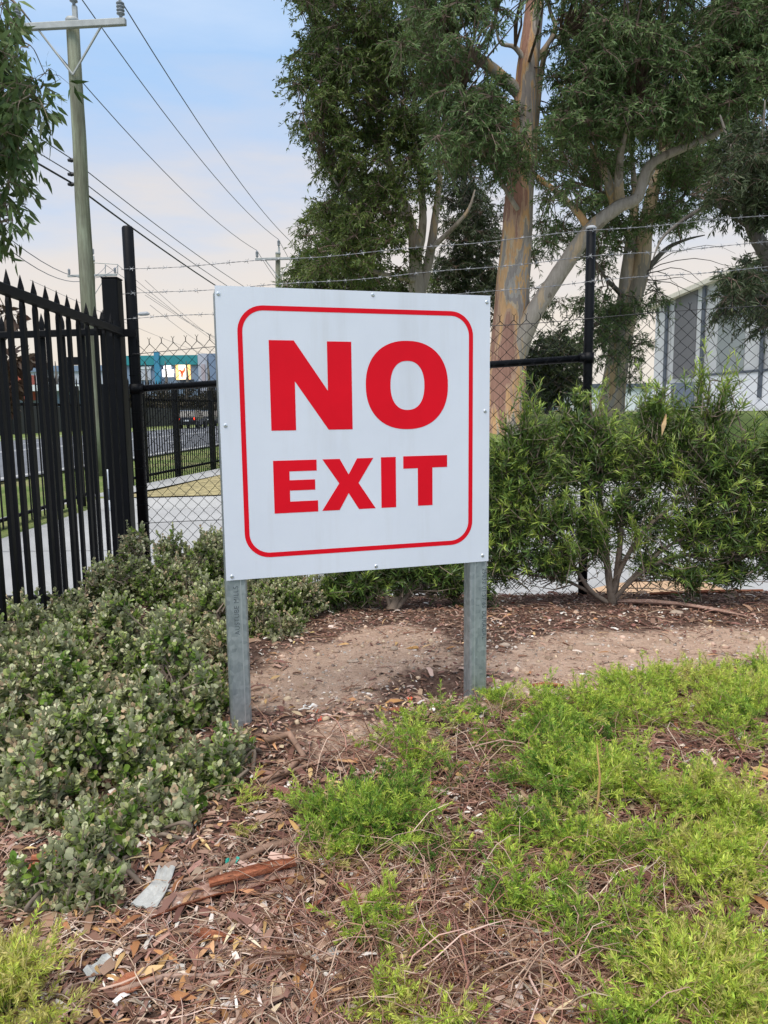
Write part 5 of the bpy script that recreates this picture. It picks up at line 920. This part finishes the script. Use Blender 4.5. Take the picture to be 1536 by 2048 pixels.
def bark_strip(name, pts, w, mat, label, curl=.6, up=.012, inner=None, cat='bark'):
    pts = [np.array([p[0], p[1], bz(p[0], p[1])+up]) for p in pts]; K = len(pts); n = 9; mb = MB(); rows = []
    for i, p in enumerate(pts):
        t = nrmz(pts[min(i+1, K-1)]-pts[max(i-1, 0)]); sd_ = nrmz(np.cross(t, [0, 0, 1.])); ww = w[i]/2; row = []
        for j in range(n):
            q = (j/(n-1)*2-1); a = q*curl*math.pi; Rr = ww/max(.2, math.sin(min(curl*math.pi, 1.57)) if curl < .5 else 1); row.append(p + sd_*Rr*math.sin(a)*(1+.06*math.sin(i*2.1+j)) + np.array([0, 0, Rr*(1-math.cos(a))*.8 + .002*math.sin(i*3+j*2)]))
        rows.append(row)
    vs = [v for r_ in rows for v in r_]; th = np.array([0, 0, .003]); vs2 = [v+th*(1) for v in vs]; o = len(vs)
    fs = [(i*n+j, i*n+j+1, (i+1)*n+j+1, (i+1)*n+j) for i in range(K-1) for j in range(n-1)]; mb.add(vs, [f[::-1] for f in fs], 0); mb.add(vs2, fs, 1 if inner else 0)
    e = []
    mb.add(vs+vs2, [(i*n, o+i*n, o+(i+1)*n, (i+1)*n) for i in range(K-1)] + [((i+1)*n+n-1, o+(i+1)*n+n-1, o+i*n+n-1, i*n+n-1) for i in range(K-1)], 0)
    return tag(mb.build(name, [mat, inner] if inner else mat, None, True), label, cat)
def gl(path, z=.1): return [PZ(u, v, z) for u, v in path]
bark_strip('bark_strip', gl([(300, 1853), (360, 1826), (430, 1806), (500, 1790), (550, 1778), (592, 1770)]), [.03, .042, .045, .036, .03, .026], M['redbark'], 'long curled red bark strip lying on the litter at the lower left', .38, .008, M['palebark'])
bark_strip('bark_strip', gl([(420, 1800), (500, 1781), (550, 1768), (592, 1760)]), [.02, .028, .028, .02], M['redbark'], 'rolled orange red bark length on the upper end of the long strip', .6, .02)
bark_strip('bark_strip', gl([(385, 1878), (430, 1890), (470, 1895), (498, 1898)]), [.02, .024, .02, .012], M['redbark'], 'short curled orange red bark piece below the long bark strip', .4, .006)
bark_strip('bark_strip', gl([(680, 1788), (700, 1815), (728, 1850)]), [.006, .03, .02], M['redbark'], 'dark red bark flake left of the ground cover in the foreground', .2, .012)
bark_strip('bark_strip', gl([(60, 1752), (120, 1745), (180, 1735)]), [.05, .07, .04], M['redbark'], 'dark red bark sheet beside the small silvery shrub', .22, .01)
bark_strip('bark_strip', gl([(520, 1930), (560, 1925), (590, 1922)]), [.03, .045, .03], M['redbark'], 'flat orange bark flake near the bottom centre left', .1, .008)
bark_strip('bark_strip', gl([(230, 2000), (262, 1985), (300, 1972)]), [.03, .05, .03], M['redbark'], 'dark red bark flake at the bottom left corner litter', .2, .01)
bark_strip('bark_strip', gl([(805, 1985), (830, 1978), (855, 1990)]), [.02, .04, .02], M['redbark'], 'dark red bark flake under the lime ground cover at the bottom', .2, .012)
bark_strip('bark_strip', gl([(1235, 1212), (1300, 1217), (1360, 1222), (1430, 1236), (1490, 1252)], .05), [.05, .06, .05, .04, .02], M['palebark'], 'long pale fallen bark strip on the mulch right of the shrub stems', .4, .008)
bark_strip('bark_strip', gl([(1300, 1195), (1400, 1192), (1530, 1182)], .03), [.03, .05, .04], M['redbark'], 'long reddish bark strip along the fence foot at the right', .35, .01)
bark_strip('bark_strip', gl([(1065, 1383), (1090, 1381), (1128, 1384)], .12), [.012, .03, .01], M['redbark'], 'thin brown bark sliver on the bare soil right of the right post', .2, .01)
o = bark_strip('fibre_sheet', gl([(288, 1838), (310, 1812), (325, 1785), (335, 1755)]), [.06, .055, .04, .035], M['whitefibre'], 'crumpled white corrugated fibre piece beside the left shrub', .12, .014, None, 'litter')
me = o.data
for v in me.vertices: v.co.z += .004*math.sin(v.co.x*420+v.co.y*60)
def stick(path, r, label, z=.1, up=.012, mat='twig'):
    pts = [np.array([p[0], p[1], bz(p[0], p[1])+up+.006*math.sin(i*1.9)]) for i, p in enumerate(gl(path, z))]; K = len(pts); mb = MB(); mb.tube(pts, [r*(1.1-.6*i/(K-1)) for i in range(K)], 7, jit=.12)
    for k in range(1, K-1):
        if random.random() < .7: q = pts[k] + np.array([random.uniform(-.05, .05), random.uniform(-.05, .05), random.uniform(.0, .03)]); mb.tube([pts[k], q], [r*.5, r*.2], 5)
    return tag(mb.build('stick', M[mat], None, True), label, 'stick')
M['stick'] = plain('brown_stick', (.27, .165, .115), .85, 0, .35, 25, .4); M['stick2'] = plain('pinkish_stick', (.36, .235, .18), .85, 0, .3, 25, .3)
stick([(590, 1706), (530, 1722), (470, 1745), (420, 1770), (350, 1786)], .009, 'forked brown stick above the long red bark strip', mat='stick')
stick([(500, 1945), (580, 1925), (660, 1900), (760, 1872)], .007, 'long brown stick crossing the litter at bottom centre', mat='stick')
stick([(230, 2000), (330, 1975), (430, 1968), (520, 1950)], .005, 'thin brown stick at the bottom left', mat='stick2')
stick([(520, 1585), (570, 1556), (640, 1530), (740, 1525)], .008, 'bent brown branch on the ground below the sign', .13, mat='stick')
stick([(530, 1505), (580, 1500), (608, 1530), (570, 1560), (520, 1582)], .011, 'knobbly dead branch stub by the left sign post', .13, .03, mat='stick')
stick([(590, 1660), (640, 1625), (700, 1612)], .005, 'pinkish stick lying in front of the dead branch', .13, mat='stick2')
stick([(790, 1550), (850, 1530), (930, 1505), (1000, 1490)], .006, 'thin pale stick in the ground cover below the right post', .13, mat='stick2')
stick([(880, 1780), (980, 1760), (1080, 1730), (1170, 1700)], .006, 'long stick under the ground cover in the centre', .13, mat='stick')
stick([(900, 1830), (1040, 1790), (1200, 1790), (1350, 1800)], .008, 'brown branch lying through the right ground cover', .12, mat='stick')
stick([(1000, 1960), (1120, 1935), (1240, 1940)], .008, 'brown branch near the bottom right', .11, mat='stick')
stick([(1300, 1830), (1420, 1815), (1540, 1830)], .009, 'brown branch at the right edge foreground', .12, mat='stick')
mb = MB(); a = PZ(1188, 1665, .14); mb.tube([a, P(1196, 1600, a[1]), P(1200, 1555, a[1]+.01), P(1194, 1490, a[1])], [.0035, .003, .0028, .001], 6); tag(mb.build('dry_stalk', plain('orange_dry_stalk', (.5, .3, .12), .8), None, True), 'upright orange dry stalk standing in the right ground cover', 'stalk')
def blob(name, u, v, z, r, mat, label, cat, sq=(1, 1, .6)):
    p = PZ(u, v, z); p[2] = bz(p[0], p[1])+r*sq[2]*.5; mb = MB(); prof = [(r*.35, -.95*r), (r*.8, -.55*r), (r, 0), (r*.82, .5*r), (r*.4, .9*r)]; mb.lathe((0, 0, 0), (0, 0, 1), prof, 9)
    mb.v = [(p[0]+x*sq[0]*random.uniform(.85, 1.15), p[1]+y*sq[1]*random.uniform(.85, 1.15), p[2]+zz*sq[2]*random.uniform(.9, 1.1)) for x, y, zz in mb.v]; return tag(mb.build(name, mat, None, True), label, cat)
blob('stone', 935, 1396, .13, .014, M['stone'], 'rounded tan stone at the foot of the right sign post', 'stone', (1.2, 1, .9))
blob('stone', 788, 1300, .12, .018, M['stone'], 'tan stone lying on bare soil between the posts', 'stone', (1, 1, .7))
blob('stone', 706, 1325, .12, .016, M['stone'], 'flat half buried stone in the bare soil between the posts', 'stone', (1.6, 1, .4))
blob('stone', 1352, 1236, .06, .03, M['stone'], 'grey stone on the mulch right of the shrub stems', 'stone', (1.3, 1, .5))
blob('stone', 1010, 1303, .1, .022, M['stone'], 'pale flat stone on the soil just right of the right post', 'stone', (1.2, 1, .5))
blob('stone', 1185, 1301, .1, .02, M['stone'], 'long flat stone on the bare soil at right', 'stone', (1.9, .8, .35))
blob('stone', 977, 1361, .12, .010, M['whitepaper'], 'small white stone right of the right sign post', 'stone')
def scrap(u, v, z, w, l, mat, label, rot):
    p = PZ(u, v, z); p[2] = bz(p[0], p[1])+.012; mb = MB(); d = np.array([math.cos(rot), math.sin(rot), .1]); q = np.array([-math.sin(rot), math.cos(rot), .25]); n = 6
    vs = [p + d*l*(i/(n-1)-.5) + q*w*s*(1-.5*abs(i/(n-1)-.4)) + np.array([0, 0, .006*math.sin(i*1.7+s)]) for i in range(n) for s in (-.5, 0, .5)]
    mb.add(vs, [(i*3+j, i*3+j+1, (i+1)*3+j+1, (i+1)*3+j) for i in range(n-1) for j in range(2)]); return tag(mb.build('litter_scrap', mat), label, 'litter')
scrap(466, 1746, .1, .014, .032, M['teal_plastic'], 'small teal plastic scrap on the litter', .1)
scrap(655, 1743, .1, .022, .036, M['whitepaper'], 'crumpled white paper scrap on the dark soil', .3)
scrap(640, 1450, .13, .007, .025, M['orange_plastic'], 'slim orange scrap on soil left of the ground cover', 1.2)
scrap(820, 1403, .13, .012, .016, M['orange_plastic'], 'bright red orange scrap in the mulch between the posts', .4)
scrap(632, 1434, .13, .008, .02, plain('rust_bark', (.36, .1, .05), .7), 'rust coloured sliver on the soil by the left post', .1)
scrap(618, 1424, .13, .008, .04, M['whitepaper'], 'white twisted scrap on the soil right of the left post', .15)
scrap(650, 1940, .09, .03, .05, M['whitefibre'], 'white flat fragment at bottom centre litter', .5)
scrap(200, 1960, .09, .035, .05, M['whitefibre'], 'grey white fragment at the bottom left litter', .9)
